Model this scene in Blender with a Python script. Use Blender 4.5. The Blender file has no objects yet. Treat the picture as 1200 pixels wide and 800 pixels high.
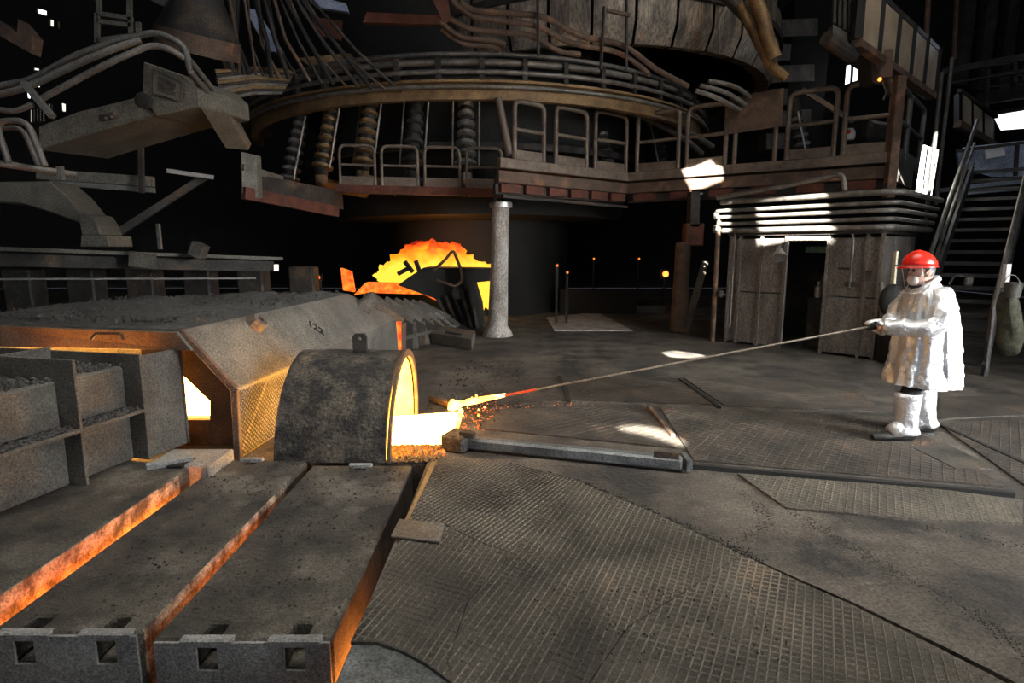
import bpy, bmesh, math, random
from mathutils import Vector, Matrix, noise as mnoise
from mathutils.geometry import delaunay_2d_cdt
random.seed(7)
V = Vector
R = math.radians
S = bpy.context.scene
COL = S.collection
# ------------------------------------------------------------------ camera
cam_d = bpy.data.cameras.new('camera')
cam_d.lens = 20.4
cam_d.sensor_width = 36
cam_d.clip_end = 200
cam = bpy.data.objects.new('camera', cam_d)
COL.objects.link(cam)
cam.location = (0, 0, 1.84)
cam.rotation_euler = (R(81), 0, 0)
S.camera = cam
# ------------------------------------------------------------------ world, sun, lights, exposure
W = bpy.data.worlds.new('world')
S.world = W
W.use_nodes = True
W.node_tree.nodes['Background'].inputs[0].default_value = (.72, .82, 1, 1)
W.node_tree.nodes['Background'].inputs[1].default_value = .35
S.view_settings.view_transform = 'Standard'
S.view_settings.look = 'None'
S.view_settings.gamma = 1
S.view_settings.use_curve_mapping = False
S.view_settings.exposure = 0
SUN_DIR = V((-.08, -.86, .5)).normalized()      # towards the sun: high behind the camera
def lamp(name, kind, loc, energy, col=(1, 1, 1), target=None, **kw):
    d = bpy.data.lights.new(name, kind)
    d.energy = energy
    d.color = col
    for k, v in kw.items():
        setattr(d, k, v)
    o = bpy.data.objects.new(name, d)
    o.location = loc
    if target is not None:
        o.rotation_euler = (V(target) - V(loc)).to_track_quat('-Z', 'Y').to_euler()
    COL.objects.link(o)
    return o
sun = lamp('sun', 'SUN', (0, 0, 30), 110, (1, .97, .9), angle=R(.2))
sun.rotation_euler = SUN_DIR.to_track_quat('Z', 'Y').to_euler()
# unseen area lights added at right and overhead
lamp('right_fill', 'AREA', (10.0, 0.8, 3.0), 400, (.97, .98, 1), (4.1, 5.6, 1), shape='RECTANGLE', size=3.5, size_y=3.5, spread=R(70))  # assumed light from the right, added to whiten the worker's coat
lamp('overhead_fill', 'AREA', (.5, 3.0, 10.5), 265, (1, .95, .86), (.5, 4.2, 0), shape='RECTANGLE', size=9, size_y=5, spread=R(80))  # assumed soft top light, added over the casting floor
lamp('front_fill', 'AREA', (-2, -7, 7), 115, (.9, .95, 1), (0, 8, 2), shape='RECTANGLE', size=8, size_y=4)  # added unseen fill from behind the camera, lifts the slab fronts
lamp('upper_fill', 'AREA', (6.0, 7.0, 9.5), 75, (1, .93, .82), (4.5, 13, 6.8), shape='RECTANGLE', size=1.5, size_y=1, spread=R(120))  # added unseen fill aimed at the furnace top; no fixture hangs here
lamp('stair_fill', 'AREA', (9.6, 14.5, 6.6), 60, (.75, .85, 1), (9.5, 11.5, 2), shape='RECTANGLE', size=2, size_y=1)  # added bluish area light on the stair; no lamp stands there
# ------------------------------------------------------------------ materials
def nd(t, kind, **kw):
    n = t.nodes.new(kind)
    for k, v in kw.items():
        setattr(n, k, v)
    return n
def mat(name, c1, c2, scale=5, rough=.8, metal=0, bump=.25, bscale=45, spot=None, spot_scale=1.5, streak=1, alpha=None, rvar=.12, spot_lo=.55, grit=.65, ramp=(.35, .68)):
    m = bpy.data.materials.new(name)
    m.use_nodes = True
    t = m.node_tree
    b = t.nodes['Principled BSDF']
    tc = nd(t, 'ShaderNodeTexCoord')
    mp = nd(t, 'ShaderNodeMapping')
    mp.inputs['Scale'].default_value = (1, 1, 1 / streak)
    t.links.new(tc.outputs['Object'], mp.inputs[0])
    def noise(sc, det=6, rg=.6):
        n = nd(t, 'ShaderNodeTexNoise')
        n.inputs['Scale'].default_value = sc
        n.inputs['Detail'].default_value = det
        n.inputs['Roughness'].default_value = rg
        t.links.new(mp.outputs[0], n.inputs['Vector'])
        return n
    n1 = noise(scale)
    rp = nd(t, 'ShaderNodeValToRGB')
    rp.color_ramp.elements[0].position, rp.color_ramp.elements[1].position = ramp
    rp.color_ramp.elements[0].color = (*c2, 1)
    rp.color_ramp.elements[1].color = (*c1, 1)
    t.links.new(n1.outputs[0], rp.inputs[0])
    out = rp.outputs[0]
    if spot:
        n2 = noise(spot_scale, 8, .65)
        r2 = nd(t, 'ShaderNodeValToRGB')
        r2.color_ramp.elements[0].position = spot_lo
        r2.color_ramp.elements[1].position = spot_lo + .14
        t.links.new(n2.outputs[0], r2.inputs[0])
        mx = nd(t, 'ShaderNodeMix', data_type='RGBA')
        t.links.new(r2.outputs[0], mx.inputs[0])
        t.links.new(out, mx.inputs[6])
        mx.inputs[7].default_value = (*spot, 1)
        out = mx.outputs[2]
    if grit:
        n4 = noise(bscale * 2.2, 3, .8)
        mg = nd(t, 'ShaderNodeMapRange')
        mg.inputs[1].default_value, mg.inputs[2].default_value = .32, .68
        mg.inputs[3].default_value, mg.inputs[4].default_value = 1 - grit, 1 + grit
        t.links.new(n4.outputs[0], mg.inputs[0])
        vm = nd(t, 'ShaderNodeVectorMath', operation='SCALE')
        t.links.new(out, vm.inputs[0])
        t.links.new(mg.outputs[0], vm.inputs['Scale'])
        out = vm.outputs[0]
    t.links.new(out, b.inputs['Base Color'])
    b.inputs['Metallic'].default_value = metal
    mr = nd(t, 'ShaderNodeMapRange')
    mr.inputs[3].default_value = max(0, rough - rvar)
    mr.inputs[4].default_value = min(1, rough + rvar)
    t.links.new(n1.outputs[0], mr.inputs[0])
    t.links.new(mr.outputs[0], b.inputs['Roughness'])
    if bump:
        n3 = noise(bscale, 5, .65)
        bp = nd(t, 'ShaderNodeBump')
        bp.inputs['Strength'].default_value = bump
        bp.inputs['Distance'].default_value = .03
        t.links.new(n3.outputs[0], bp.inputs['Height'])
        t.links.new(bp.outputs[0], b.inputs['Normal'])
    return m
def glow(name, stops, strength, scale=3, zramp=None, base=(.02, .01, .005)):
    """hot metal or flame: emission whose heat varies with noise (and with height for flames)"""
    m = bpy.data.materials.new(name)
    m.use_nodes = True
    t = m.node_tree
    b = t.nodes['Principled BSDF']
    b.inputs['Base Color'].default_value = (*base, 1)
    b.inputs['Roughness'].default_value = .7
    tc = nd(t, 'ShaderNodeTexCoord')
    n = nd(t, 'ShaderNodeTexNoise')
    n.inputs['Scale'].default_value = scale
    n.inputs['Detail'].default_value = 6
    t.links.new(tc.outputs['Object'], n.inputs['Vector'])
    val = n.outputs[0]
    if zramp:
        sx = nd(t, 'ShaderNodeSeparateXYZ')
        t.links.new(tc.outputs['Object'], sx.inputs[0])
        mr = nd(t, 'ShaderNodeMapRange')
        mr.inputs[1].default_value, mr.inputs[2].default_value = zramp
        mr.inputs[3].default_value, mr.inputs[4].default_value = .75, -.45
        t.links.new(sx.outputs[2], mr.inputs[0])
        ad = nd(t, 'ShaderNodeMath', operation='ADD')
        t.links.new(val, ad.inputs[0])
        t.links.new(mr.outputs[0], ad.inputs[1])
        val = ad.outputs[0]
    rp = nd(t, 'ShaderNodeValToRGB')
    el = rp.color_ramp.elements
    while len(el) < len(stops):
        el.new(.5)
    for e, (p, col) in zip(el, stops):
        e.position = p
        e.color = (*col, 1)
    t.links.new(val, rp.inputs[0])
    t.links.new(rp.outputs[0], b.inputs['Emission Color'])
    b.inputs['Emission Strength'].default_value = strength
    return m
M = {}
M['floor'] = mat('casting_floor', (.085, .072, .055), (.022, .019, .016), 1.7, .8, 0, .9, 22, (.13, .11, .086), .8, spot_lo=.5, ramp=(.4, .6))
M['plate'] = mat('tread_plate', (.1, .088, .07), (.03, .027, .023), 1.9, .62, .35, .4, 30, (.2, .11, .06), 1.6, spot_lo=.6)
M['plate2'] = mat('dusty_plate', (.1, .083, .064), (.026, .022, .018), 2.2, .68, .25, .6, 26, (.17, .1, .06), 1.7, spot_lo=.58)
M['plate3'] = mat('pale_strip_plate', (.16, .14, .108), (.07, .062, .05), 2.4, .6, .3, .5, 28)
M['flank'] = mat('glow_dusty_flank', (.42, .33, .22), (.035, .03, .026), 6, .8, 0, .5, 30, ramp=(.4, .58))  # dust, with pale patches painted to brighten the glow on slab flanks
M['channel'] = mat('blue_black_steel', (.19, .2, .2), (.08, .085, .085), 4, .5, .4, .3, 30)
M['rib'] = mat('worn_rib', (.25, .22, .17), (.07, .063, .052), 1.6, .45, .5, .1, 60)
M['slab'] = mat('cast_cover_dust', (.088, .077, .06), (.02, .018, .016), 2.6, .88, 0, .9, 38, (.15, .135, .11), 2.2, ramp=(.38, .64))
M['slab_side'] = mat('cast_cover_iron_lit', (.3, .3, .285), (.16, .158, .15), 4, .7, .2, .25, 40)  # iron lightened so the slab fronts look lit from the front
M['box'] = mat('rusty_grey_steel', (.166, .154, .131), (.083, .075, .064), 3.5, .66, .3, .25, 30, (.2, .12, .075), 2, spot_lo=.6)
M['hood'] = mat('hood_steel', (.225, .211, .180), (.126, .117, .101), 2.4, .65, .3, .2, 30, (.3, .19, .11), 1.4, spot_lo=.6)
M['gravel'] = mat('gravel', (.12, .115, .105), (.035, .034, .032), 22, .95, 0, 1, 60)
M['barrel'] = mat('scaled_iron', (.085, .072, .056), (.02, .018, .016), 5, .75, .2, 1.0, 18, (.17, .13, .08), 2.2, spot_lo=.56, ramp=(.42, .6))
M['dark'] = mat('sooty_steel', (.053, .047, .039), (.017, .015, .013), 3, .7, .3, .3, 25, (.12, .075, .045), 1.3)
M['black'] = mat('soot', (.014, .013, .011), (.006, .006, .005), 3, .85, 0, .3, 25)
M['rust'] = mat('brown_rust', (.140, .087, .056), (.063, .041, .028), 4, .75, .15, .3, 30, (.26, .13, .07), 2)
M['redrust'] = mat('red_oxide', (.160, .048, .024), (.056, .020, .013), 3, .8, .1, .3, 30)
M['rail'] = mat('worn_rail_paint', (.210, .164, .122), (.112, .084, .063), 6, .6, .3, .15, 40)
M['grey'] = mat('grey_steel', (.180, .174, .156), (.096, .093, .084), 4, .55, .4, .15, 35)
M['pipe'] = mat('pipe_steel', (.238, .217, .189), (.105, .095, .081), 5, .5, .45, .15, 35)
M['ochre'] = mat('ochre_scale', (.315, .203, .090), (.150, .090, .041), 3, .6, .4, .25, 25)
M['furnace'] = mat('furnace_shell', (.3, .25, .19), (.07, .058, .045), 3, .5, .3, .3, 12, (.36, .19, .08), 1.2, streak=5)
M['cream'] = mat('cream_panel', (.5, .4, .28), (.3, .23, .155), 2, .6, 0, .1, 20, grit=.15)
M['boom'] = mat('boom_paint', (.144, .132, .102), (.078, .071, .055), 3, .6, .2, .2, 25)
M['cabin'] = mat('cabin_sheet', (.212, .191, .162), (.098, .087, .075), 3, .6, .3, .2, 25, (.1, .065, .045), 1.6, streak=2.5)
M['column'] = mat('limewashed_column', (.42, .39, .35), (.17, .15, .125), 3, .85, 0, .6, 22, streak=2)
M['stair'] = mat('stair_steel', (.085, .083, .08), (.04, .039, .038), 4, .6, .3, .2, 30)
M['bluegrey'] = mat('blue_grey_sheet', (.42, .48, .62), (.2, .235, .3), 2, .5, .2, .1, 20)
M['white'] = mat('white_paint', (.8, .8, .78), (.7, .7, .67), 3, .5, 0, .05, 20, grit=0)
M['ink'] = mat('dark_ink', (.006, .006, .007), (.004, .004, .004), 3, .6, 0, 0, 20)
M['silver'] = mat('aluminised_cloth', (.93, .93, .93), (.84, .85, .87), 7, .3, .6, .65, 14, grit=.08)
M['red'] = mat('red_helmet_shell', (.75, .025, .012), (.68, .02, .01), 3, .28, 0, .02, 20, grit=0)
M['skin'] = mat('skin', (.55, .3, .2), (.48, .25, .17), 12, .5, 0, .05, 60, grit=0)
M['hair'] = mat('grey_hair', (.4, .4, .4), (.2, .2, .2), 40, .7, 0, .6, 80)
M['cloth'] = mat('black_cloth', (.02, .02, .022), (.01, .01, .011), 10, .8, 0, .2, 60)
M['boot'] = mat('black_leather', (.025, .023, .022), (.012, .011, .01), 10, .5, 0, .2, 40)
M['mask'] = mat('white_filter', (.85, .82, .76), (.75, .72, .67), 10, .7, 0, .1, 60, grit=0)
M['strap'] = mat('pale_strap', (.75, .7, .5), (.6, .55, .4), 10, .7, 0, .1, 60)
M['net'] = mat('olive_sacking', (.13, .13, .085), (.05, .05, .034), 12, .9, 0, .5, 70)
M['rod'] = mat('rod_steel', (.3, .26, .21), (.16, .13, .1), 8, .5, .5, .1, 40)
M['green'] = mat('pale_green_cabinet', (.35, .5, .36), (.25, .38, .27), 3, .5, 0, .05, 20)
M['shiny'] = mat('bare_metal', (.6, .58, .52), (.3, .28, .24), 6, .38, .8, .2, 30)
M['molten'] = glow('molten_iron', [(.2, (1, .3, .03)), (.5, (1, .48, .1)), (.75, (1, .6, .2))], 38, 2.2)
M['runner'] = glow('runner_heat', [(.25, (1, .13, .01)), (.55, (1, .25, .03)), (.8, (1, .38, .06))], 32, 4)
M['slit'] = glow('slit_heat', [(.25, (1, .16, .012)), (.8, (1, .36, .05))], 13, 4)
M['floor_glow'] = glow('floor_glow_heat', [(.25, (1, .12, .008)), (.8, (1, .3, .04))], 1.6, 4)  # emission for the crumbs that imitate orange light on the floor
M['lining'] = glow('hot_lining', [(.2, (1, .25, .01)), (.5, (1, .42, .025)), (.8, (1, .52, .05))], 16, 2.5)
M['hot'] = glow('hot_rod', [(.2, (1, .2, .01)), (.5, (1, .38, .05)), (.8, (1, .6, .18))], 7, 5)
M['dull'] = glow('dull_hot_rod', [(.2, (.5, .02, .004)), (.8, (1, .09, .012))], 1.0, 14)
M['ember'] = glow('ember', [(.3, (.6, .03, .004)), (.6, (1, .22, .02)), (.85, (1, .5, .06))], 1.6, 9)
M['flame'] = glow('flame', [(.12, (.25, .008, .002)), (.3, (1, .1, .006)), (.55, (1, .34, .012)), (.85, (1, .62, .05))], 1.5, 2.2, (1.0, 2.15))
M['daylight'] = glow('daylight_pane', [(.3, (.9, .93, 1)), (.7, (1, 1, 1))], 2.2, 1)
M['warmlight'] = glow('warm_pane', [(.3, (1, .93, .72)), (.7, (1, .98, .88))], 1.5, 1)
M['lamp'] = glow('orange_lamp', [(.3, (1, .25, .03)), (.7, (1, .4, .06))], 2.5, 1)
g = bpy.data.materials.new('visor_glass')
g.use_nodes = True
b = g.node_tree.nodes['Principled BSDF']
b.inputs['Base Color'].default_value = (.25, .27, .3, 1)
b.inputs['Roughness'].default_value = .08
b.inputs['Alpha'].default_value = .07
b.inputs['Specular IOR Level'].default_value = .8
M['visor'] = g
# ------------------------------------------------------------------ mesh helpers
class MB:
    def __init__(s):
        s.v, s.f = [], []
    def add(s, vs, fs):
        n = len(s.v)
        s.v += [V(p) for p in vs]
        s.f += [tuple(i + n for i in f) for f in fs]
        return s
    def box(s, c, size, rz=0, ry=0, rx=0):
        m = Matrix.Rotation(rz, 3, 'Z') @ Matrix.Rotation(ry, 3, 'Y') @ Matrix.Rotation(rx, 3, 'X')
        c = V(c)
        vs = [c + m @ V((x * size[0] / 2, y * size[1] / 2, z * size[2] / 2)) for x in (-1, 1) for y in (-1, 1) for z in (-1, 1)]
        return s.add(vs, [(0, 1, 3, 2), (4, 6, 7, 5), (0, 4, 5, 1), (2, 3, 7, 6), (0, 2, 6, 4), (1, 5, 7, 3)])
    def bar(s, p, q, w, h, up=(0, 0, 1)):
        p, q, up = V(p), V(q), V(up)
        d = (q - p).normalized()
        x = d.cross(up)
        x = x.normalized() if x.length > 1e-5 else V((1, 0, 0))
        z = x.cross(d)
        vs = [e + x * (a * w / 2) + z * (b_ * h / 2) for e in (p, q) for a, b_ in ((-1, -1), (1, -1), (1, 1), (-1, 1))]
        return s.add(vs, [(3, 2, 1, 0), (4, 5, 6, 7), (0, 1, 5, 4), (1, 2, 6, 5), (2, 3, 7, 6), (3, 0, 4, 7)])
    def prism(s, poly, off):
        poly, off = [V(p) for p in poly], V(off)
        n = len(poly)
        return s.add(poly + [p + off for p in poly], [tuple(range(n - 1, -1, -1)), tuple(range(n, 2 * n))] + [(i, (i + 1) % n, n + (i + 1) % n, n + i) for i in range(n)])
    def slab(s, poly, z0, z1):
        return s.prism([(p[0], p[1], z0) for p in poly], (0, 0, z1 - z0))
    def tube(s, pts, r, seg=8, cap=True, closed=False, flat=1):
        pts = [V(p) for p in pts]
        n = len(pts)
        rs = r if isinstance(r, (list, tuple)) else [r] * n
        vs = []
        up = None
        for i, p in enumerate(pts):
            a = pts[i - 1] if (i > 0 or closed) else p
            b_ = pts[(i + 1) % n] if (i < n - 1 or closed) else p
            d = (b_ - a).normalized()
            if up is None:
                up = V((0, 0, 1)) if abs(d.z) < .9 else V((1, 0, 0))
            x = d.cross(up).normalized()
            up = x.cross(d).normalized()
            for k in range(seg):
                t = 2 * math.pi * k / seg
                vs.append(p + x * (math.cos(t) * rs[i]) + up * (math.sin(t) * rs[i] * flat))
        fs = []
        m = n if closed else n - 1
        for i in range(m):
            j = (i + 1) % n
            for k in range(seg):
                l = (k + 1) % seg
                fs.append((i * seg + k, i * seg + l, j * seg + l, j * seg + k))
        if cap and not closed:
            fs += [tuple(range(seg - 1, -1, -1)), tuple(range((n - 1) * seg, n * seg))]
        return s.add(vs, fs)
    def lathe(s, prof, o, axis=(0, 0, 1), seg=16, a0=0, a1=2 * math.pi, cap=True):
        """prof: (radius, distance along axis)"""
        o, ax = V(o), V(axis).normalized()
        x = ax.orthogonal().normalized()
        if abs(ax.z) < .999:
            x = V((0, 0, 1)).cross(ax).normalized()
        y = ax.cross(x)
        full = abs(a1 - a0 - 2 * math.pi) < 1e-6
        k = seg if full else seg + 1
        vs = [o + ax * h + (x * math.cos(a0 + (a1 - a0) * i / seg) + y * math.sin(a0 + (a1 - a0) * i / seg)) * r for r, h in prof for i in range(k)]
        fs = []
        for j in range(len(prof) - 1):
            for i in range(seg):
                l = (i + 1) % k
                fs.append((j * k + i, j * k + l, (j + 1) * k + l, (j + 1) * k + i))
        if cap and full:
            fs += [tuple(range(k - 1, -1, -1)), tuple(range((len(prof) - 1) * k, len(prof) * k))]
        return s.add(vs, fs)
    def ball(s, c, rad, seg=14, rings=9, rot=None, jit=0):
        rad = rad if isinstance(rad, (tuple, list)) else (rad,) * 3
        c = V(c)
        vs = []
        for j in range(rings + 1):
            th = math.pi * j / rings
            for i in range(seg):
                ph = 2 * math.pi * i / seg
                p = V((math.sin(th) * math.cos(ph), math.sin(th) * math.sin(ph), math.cos(th)))
                if jit:
                    p = p * (1 + jit * mnoise.noise(p * 2.3 + c * 3))
                p = V((p.x * rad[0], p.y * rad[1], p.z * rad[2]))
                if rot is not None:
                    p = rot @ p
                vs.append(c + p)
        return s.add(vs, [(j * seg + i, j * seg + (i + 1) % seg, (j + 1) * seg + (i + 1) % seg, (j + 1) * seg + i) for j in range(rings) for i in range(seg)])
    def build(s, name, m, parent=None, smooth=None, bev=0, loc=None):
        org = rootloc(parent) if parent is not None else (V(loc) if loc is not None else V())
        me = bpy.data.meshes.new(name)
        bm = bmesh.new()
        vs = [bm.verts.new(p - org) for p in s.v]
        for f in s.f:
            try:
                bm.faces.new([vs[i] for i in f])
            except ValueError:
                pass
        bmesh.ops.remove_doubles(bm, verts=bm.verts, dist=1e-5)
        bmesh.ops.recalc_face_normals(bm, faces=bm.faces)
        bm.to_mesh(me)
        bm.free()
        me.materials.append(M[m])
        if smooth:
            for p in me.polygons:
                p.use_smooth = True
            me.set_sharp_from_angle(angle=R(smooth))
        o = bpy.data.objects.new(name, me)
        COL.objects.link(o)
        if parent is not None:
            o.parent = parent
        else:
            o.location = org
        if bev:
            bv = o.modifiers.new('edge', 'BEVEL')
            bv.width = bev
            bv.segments = 1
            bv.limit_method = 'ANGLE'
        return o
def rootloc(o):
    p = V(o.location)
    while o.parent:
        o = o.parent
        p += V(o.location)
    return p
def tag(o, label, cat, group=None, kind=None):
    o['label'] = label
    o['category'] = cat
    if group:
        o['group'] = group
    if kind:
        o['kind'] = kind
    return o
def thing(name, label, cat, loc=(0, 0, 0), group=None):
    o = bpy.data.objects.new(name, None)
    o.empty_display_size = .2
    COL.objects.link(o)
    o.location = loc
    return tag(o, label, cat, group)
def struct(o):
    o['kind'] = 'structure'
    return o
def stuff(o):
    o['kind'] = 'stuff'
    return o
def fillet(pts, r, n=4):
    pts = [V(p) for p in pts]
    out = [pts[0]]
    for a, p, b_ in zip(pts, pts[1:], pts[2:]):
        d0, d1 = (a - p), (b_ - p)
        rr = min(r, d0.length * .45, d1.length * .45)
        s0, s1 = p + d0.normalized() * rr, p + d1.normalized() * rr
        for k in range(n + 1):
            t = k / n
            out.append(s0 * (1 - t) ** 2 + p * 2 * t * (1 - t) + s1 * t * t)
    return out + [pts[-1]]
def lerp(a, b_, t):
    return V(a) * (1 - t) + V(b_) * t
def inside(p, poly):
    c = False
    n = len(poly)
    for i in range(n):
        a, b_ = poly[i], poly[(i + 1) % n]
        if (a[1] > p[1]) != (b_[1] > p[1]) and p[0] < (b_[0] - a[0]) * (p[1] - a[1]) / (b_[1] - a[1]) + a[0]:
            c = not c
    return c
def holed(outer, holes):
    """triangulated flat region with holes -> (verts2d, tris)"""
    vs, fc = [V(p[:2]) for p in outer], [list(range(len(outer)))]
    for h in holes:
        fc.append(list(range(len(vs), len(vs) + len(h))))
        vs += [V(p[:2]) for p in h]
    r = delaunay_2d_cdt(vs, [], fc, 0, 1e-5)
    tris = []
    for f in r[2]:
        c = sum((r[0][i] for i in f), V((0, 0))) / len(f)
        if inside(c, outer) and not any(inside(c, h) for h in holes):
            tris.append(tuple(f))
    return r[0], tris
def clip_line(poly, p, d):
    """spans of the line p + t d inside a 2d polygon"""
    ts = []
    n = len(poly)
    for i in range(n):
        a, b_ = V(poly[i]), V(poly[(i + 1) % n])
        e = b_ - a
        den = d.x * e.y - d.y * e.x
        if abs(den) < 1e-9:
            continue
        w = a - p
        t = (w.x * e.y - w.y * e.x) / den
        k = (w.x * d.y - w.y * d.x) / den
        if 0 <= k < 1:
            ts.append(t)
    ts.sort()
    return list(zip(ts[::2], ts[1::2]))
def ribs(mb, poly, ang, pitch, z, w=.012, h=.006):
    """parallel raised ribs over a floor plate"""
    d = V((math.cos(ang), math.sin(ang)))
    nrm = V((-d.y, d.x))
    ks = [V(p).dot(nrm) for p in poly]
    k = math.floor(min(ks) / pitch) * pitch
    while k < max(ks):
        for t0, t1 in clip_line(poly, nrm * k, d):
            t0 += .004
            t1 -= .004
            if t1 - t0 > .02:
                a, b_ = nrm * k + d * t0, nrm * k + d * t1
                q = [(a + nrm * (-w / 2)), (a + nrm * (w / 2)), (b_ + nrm * (w / 2)), (b_ + nrm * (-w / 2))]
                q2 = [a, b_]
                mb.add([(p.x, p.y, z) for p in q] + [(p.x, p.y, z + h) for p in q2], [(0, 3, 5, 4), (1, 4, 5, 2), (0, 4, 1), (3, 2, 5)])
        k += pitch
# ------------------------------------------------------------------ the hall: floor, trench, ceiling with assumed roof openings, walls, windows
trench = [(-3.5, 1.4), (-.74, 1.4), (-.74, 4.86), (-3.5, 4.86)]
groove = [(1.385,3.294), (1.788,2.787), (1.996,2.457), (2.116,2.255), (2.209,2.085), (2.251,2.089), (2.157,2.26), (2.032,2.463), (1.82,2.787), (1.41,3.304)]
pool = [(-2.12, 5.12), (-1.2, 5.1), (-.9, 5.17), (-0.579,5.244), (-0.592,5.884), (-0.532,6.615), (-1.0, 6.34), (-2.12, 6.2)]
vs, tris = holed([(-24, -6), (20, -6), (20, 28), (-24, 28)], [trench, pool, groove])
mb = MB().add([(p.x, p.y, 0) for p in vs], tris)
struct(mb.build('floor', 'floor'))
mb = MB()
for poly, d in ((trench, -.75), (pool, -.3), (groove, -.12)):
    n = len(poly)
    for i in range(n):
        a, b_ = poly[i], poly[(i + 1) % n]
        mb.add([(*a, 0), (*b_, 0), (*b_, d), (*a, d)], [(0, 1, 2, 3)])
    mb.add([(*p, d) for p in poly], [tuple(range(n))])
struct(mb.build('trench_lining', 'barrel'))
holes = []  # roof openings assumed, each projected from a sun patch along the sun direction
for pts in ([(2.732,10.335,0), (2.982,10.514,0), (3.291,10.247,0), (3.391,9.994,0), (3.046,9.792,0), (2.742,9.912,0)],
            [(1.084,5.825,0), (1.307,5.914,0), (1.54,5.767,0), (1.668,5.366,0), (1.575,5.268,0), (1.418,5.52,0), (1.197,5.682,0)],
            [(3.827,13.4,3.688), (4.378,13.4,3.707), (4.587,13.4,3.356), (4.638,13.4,3.133), (4.063,13.4,3.133)],
            [(4.519,10.9,2.694), (5.287,10.2,2.753), (5.42,10.1,2.276), (5.544,10,2.059), (5.01,10.5,2.144), (4.639,10.7,2.181)],
            [(7.408,11,2.779), (8.076,11.4,2.749), (8.111,11.4,3.724), (7.471,11,3.777)],  # opening added to throw sun onto the white notice board
            [(3.944,11.4,2.685), (4.151,11.3,2.71), (4.211,11.3,2.232), (4.031,11.4,2.3)]):
    holes.append([(p + SUN_DIR * ((15 - p.z) / SUN_DIR.z)).to_2d() for p in map(V, pts)])
vs, tris = holed([(-24.5, -45), (20.5, -45), (20.5, 28.5), (-24.5, 28.5)], holes)
struct(MB().add([(p.x, p.y, 15) for p in vs], tris).build('ceiling', 'black'))
struct(MB().box((-2, 28.2, 7.5), (45, .3, 15)).build('wall_back', 'black'))
struct(MB().box((-24.2, 11, 7.5), (.3, 35, 15)).build('wall_left', 'black'))
struct(MB().box((20.2, 16, 7.5), (.3, 24, 15)).build('wall_right', 'black'))
def window(n, Y, pts, m, bars=0, parent_thick=.05):
    """a far lit opening: pane with a dark steel frame and glazing bars"""
    ps = [V(p) for p in pts]
    w = struct(MB().prism(ps, (0, parent_thick, 0)).build('window_%d' % n, m, loc=ps[0]))
    f = MB()
    for a, b_ in zip(ps, ps[1:] + ps[:1]):
        f.bar(a, b_, .14, .05)
    f.build('window_frame', 'black', w)
    for k in range(bars):
        t = (k + 1) / (bars + 1)
        MB().bar(lerp(ps[0], ps[1], t) + V((0, -.03, 0)), lerp(ps[3], ps[2], t) + V((0, -.03, 0)), .05, .08).build('glazing_bar', 'black', w)
    return w
window(1, 24, [(-18.21,24,11.004),(-17.799,24,10.883),(-17.826,24,10.669),(-18.237,24,10.791)], 'daylight')
window(2, 24, [(-17.768,24,10.608),(-17.578,24,10.547),(-17.612,24,10.271),(-17.802,24,10.332)], 'warmlight')
window(3, 24, [(-17.447,24,10.547),(-17.352,24,10.516),(-17.393,24,10.179),(-17.484,24,10.24)], 'warmlight')
window(4, 24, [(-18.619,24,8.844),(-18.357,24,8.813),(-18.373,24,8.688),(-18.635,24,8.719)], 'warmlight')
window(5, 24, [(-18.621,24,8.31),(-18.392,24,8.278),(-18.42,24,8.057),(-18.645,24,8.12)], 'warmlight')
window(6, 24, [(-19.067,24,7.962),(-18.812,24,7.867),(-18.841,24,7.644),(-19.067,24,7.708)], 'daylight')
window(7, 24, [(-18.953,24,7.293),(-18.34,24,7.357),(-18.409,24,6.812),(-19.02,24,6.78)], 'warmlight', 4)
window(8, 24, [(-17.712,24,7.549),(-17.485,24,7.485),(-17.524,24,7.165),(-17.722,24,7.197)], 'warmlight')
window(9, 24, [(-18.22,24,7.517),(-17.989,24,7.485),(-18.056,24,6.94),(-18.246,24,7.037)], 'warmlight', 1)
window(10, 22, [(11.881,22,8.318),(12.886,22,8.633),(12.948,22,8.002),(11.882,22,7.626)], 'daylight', 3)
window(11, 20, [(15.706,20,6.197),(17.407,20,6.464),(17.503,20,5.795),(16.054,20,5.687)], 'daylight')
window(12, 24, [(-9.868,24,1.263),(-9.518,24,1.263),(-9.538,24,0.95),(-9.888,24,0.95)], 'warmlight')
# ------------------------------------------------------------------ molten iron in the runner
def pond(name, poly, z, m, label, amp=.02):
    top = [(p[0], p[1], z + random.uniform(-amp, amp)) for p in poly]
    c = sum((V(p) for p in top), V()) / len(top)
    n = len(top)
    mb = MB().add([c] + top + [(p[0], p[1], p[2] - .1) for p in top], [(0, 1 + i, 1 + (i + 1) % n) for i in range(n)] + [(1 + i, 1 + n + i, 1 + n + (i + 1) % n, 1 + (i + 1) % n) for i in range(n)])
    return tag(mb.build(name, m), label, 'molten iron')
pond('molten_iron', [(-1.75, 5.3), (-1.6, 5.22), (-1.15, 5.24), (-.85, 5.28), (-0.595,5.317), (-0.61,5.884), (-0.579,6.47), (-1.0, 6.3), (-1.5, 6.25), (-1.75, 6.15)], .015, 'molten', 'white hot stream of molten iron flowing out of the arched cover')
pond('molten_iron', [(-2.63, 2.72), (-2.49, 2.72), (-2.49, 4.2), (-2.6, 4.2)], -.12, 'runner', 'orange hot iron in the wide gap beside the left cover slab', .01)
pond('molten_iron', [(-1.81, 2.9), (-1.7, 2.95), (-1.7, 3.9), (-1.81, 3.9)], -.2, 'runner', 'orange hot iron in the narrow gap between middle and right cover slabs', .02)
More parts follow.
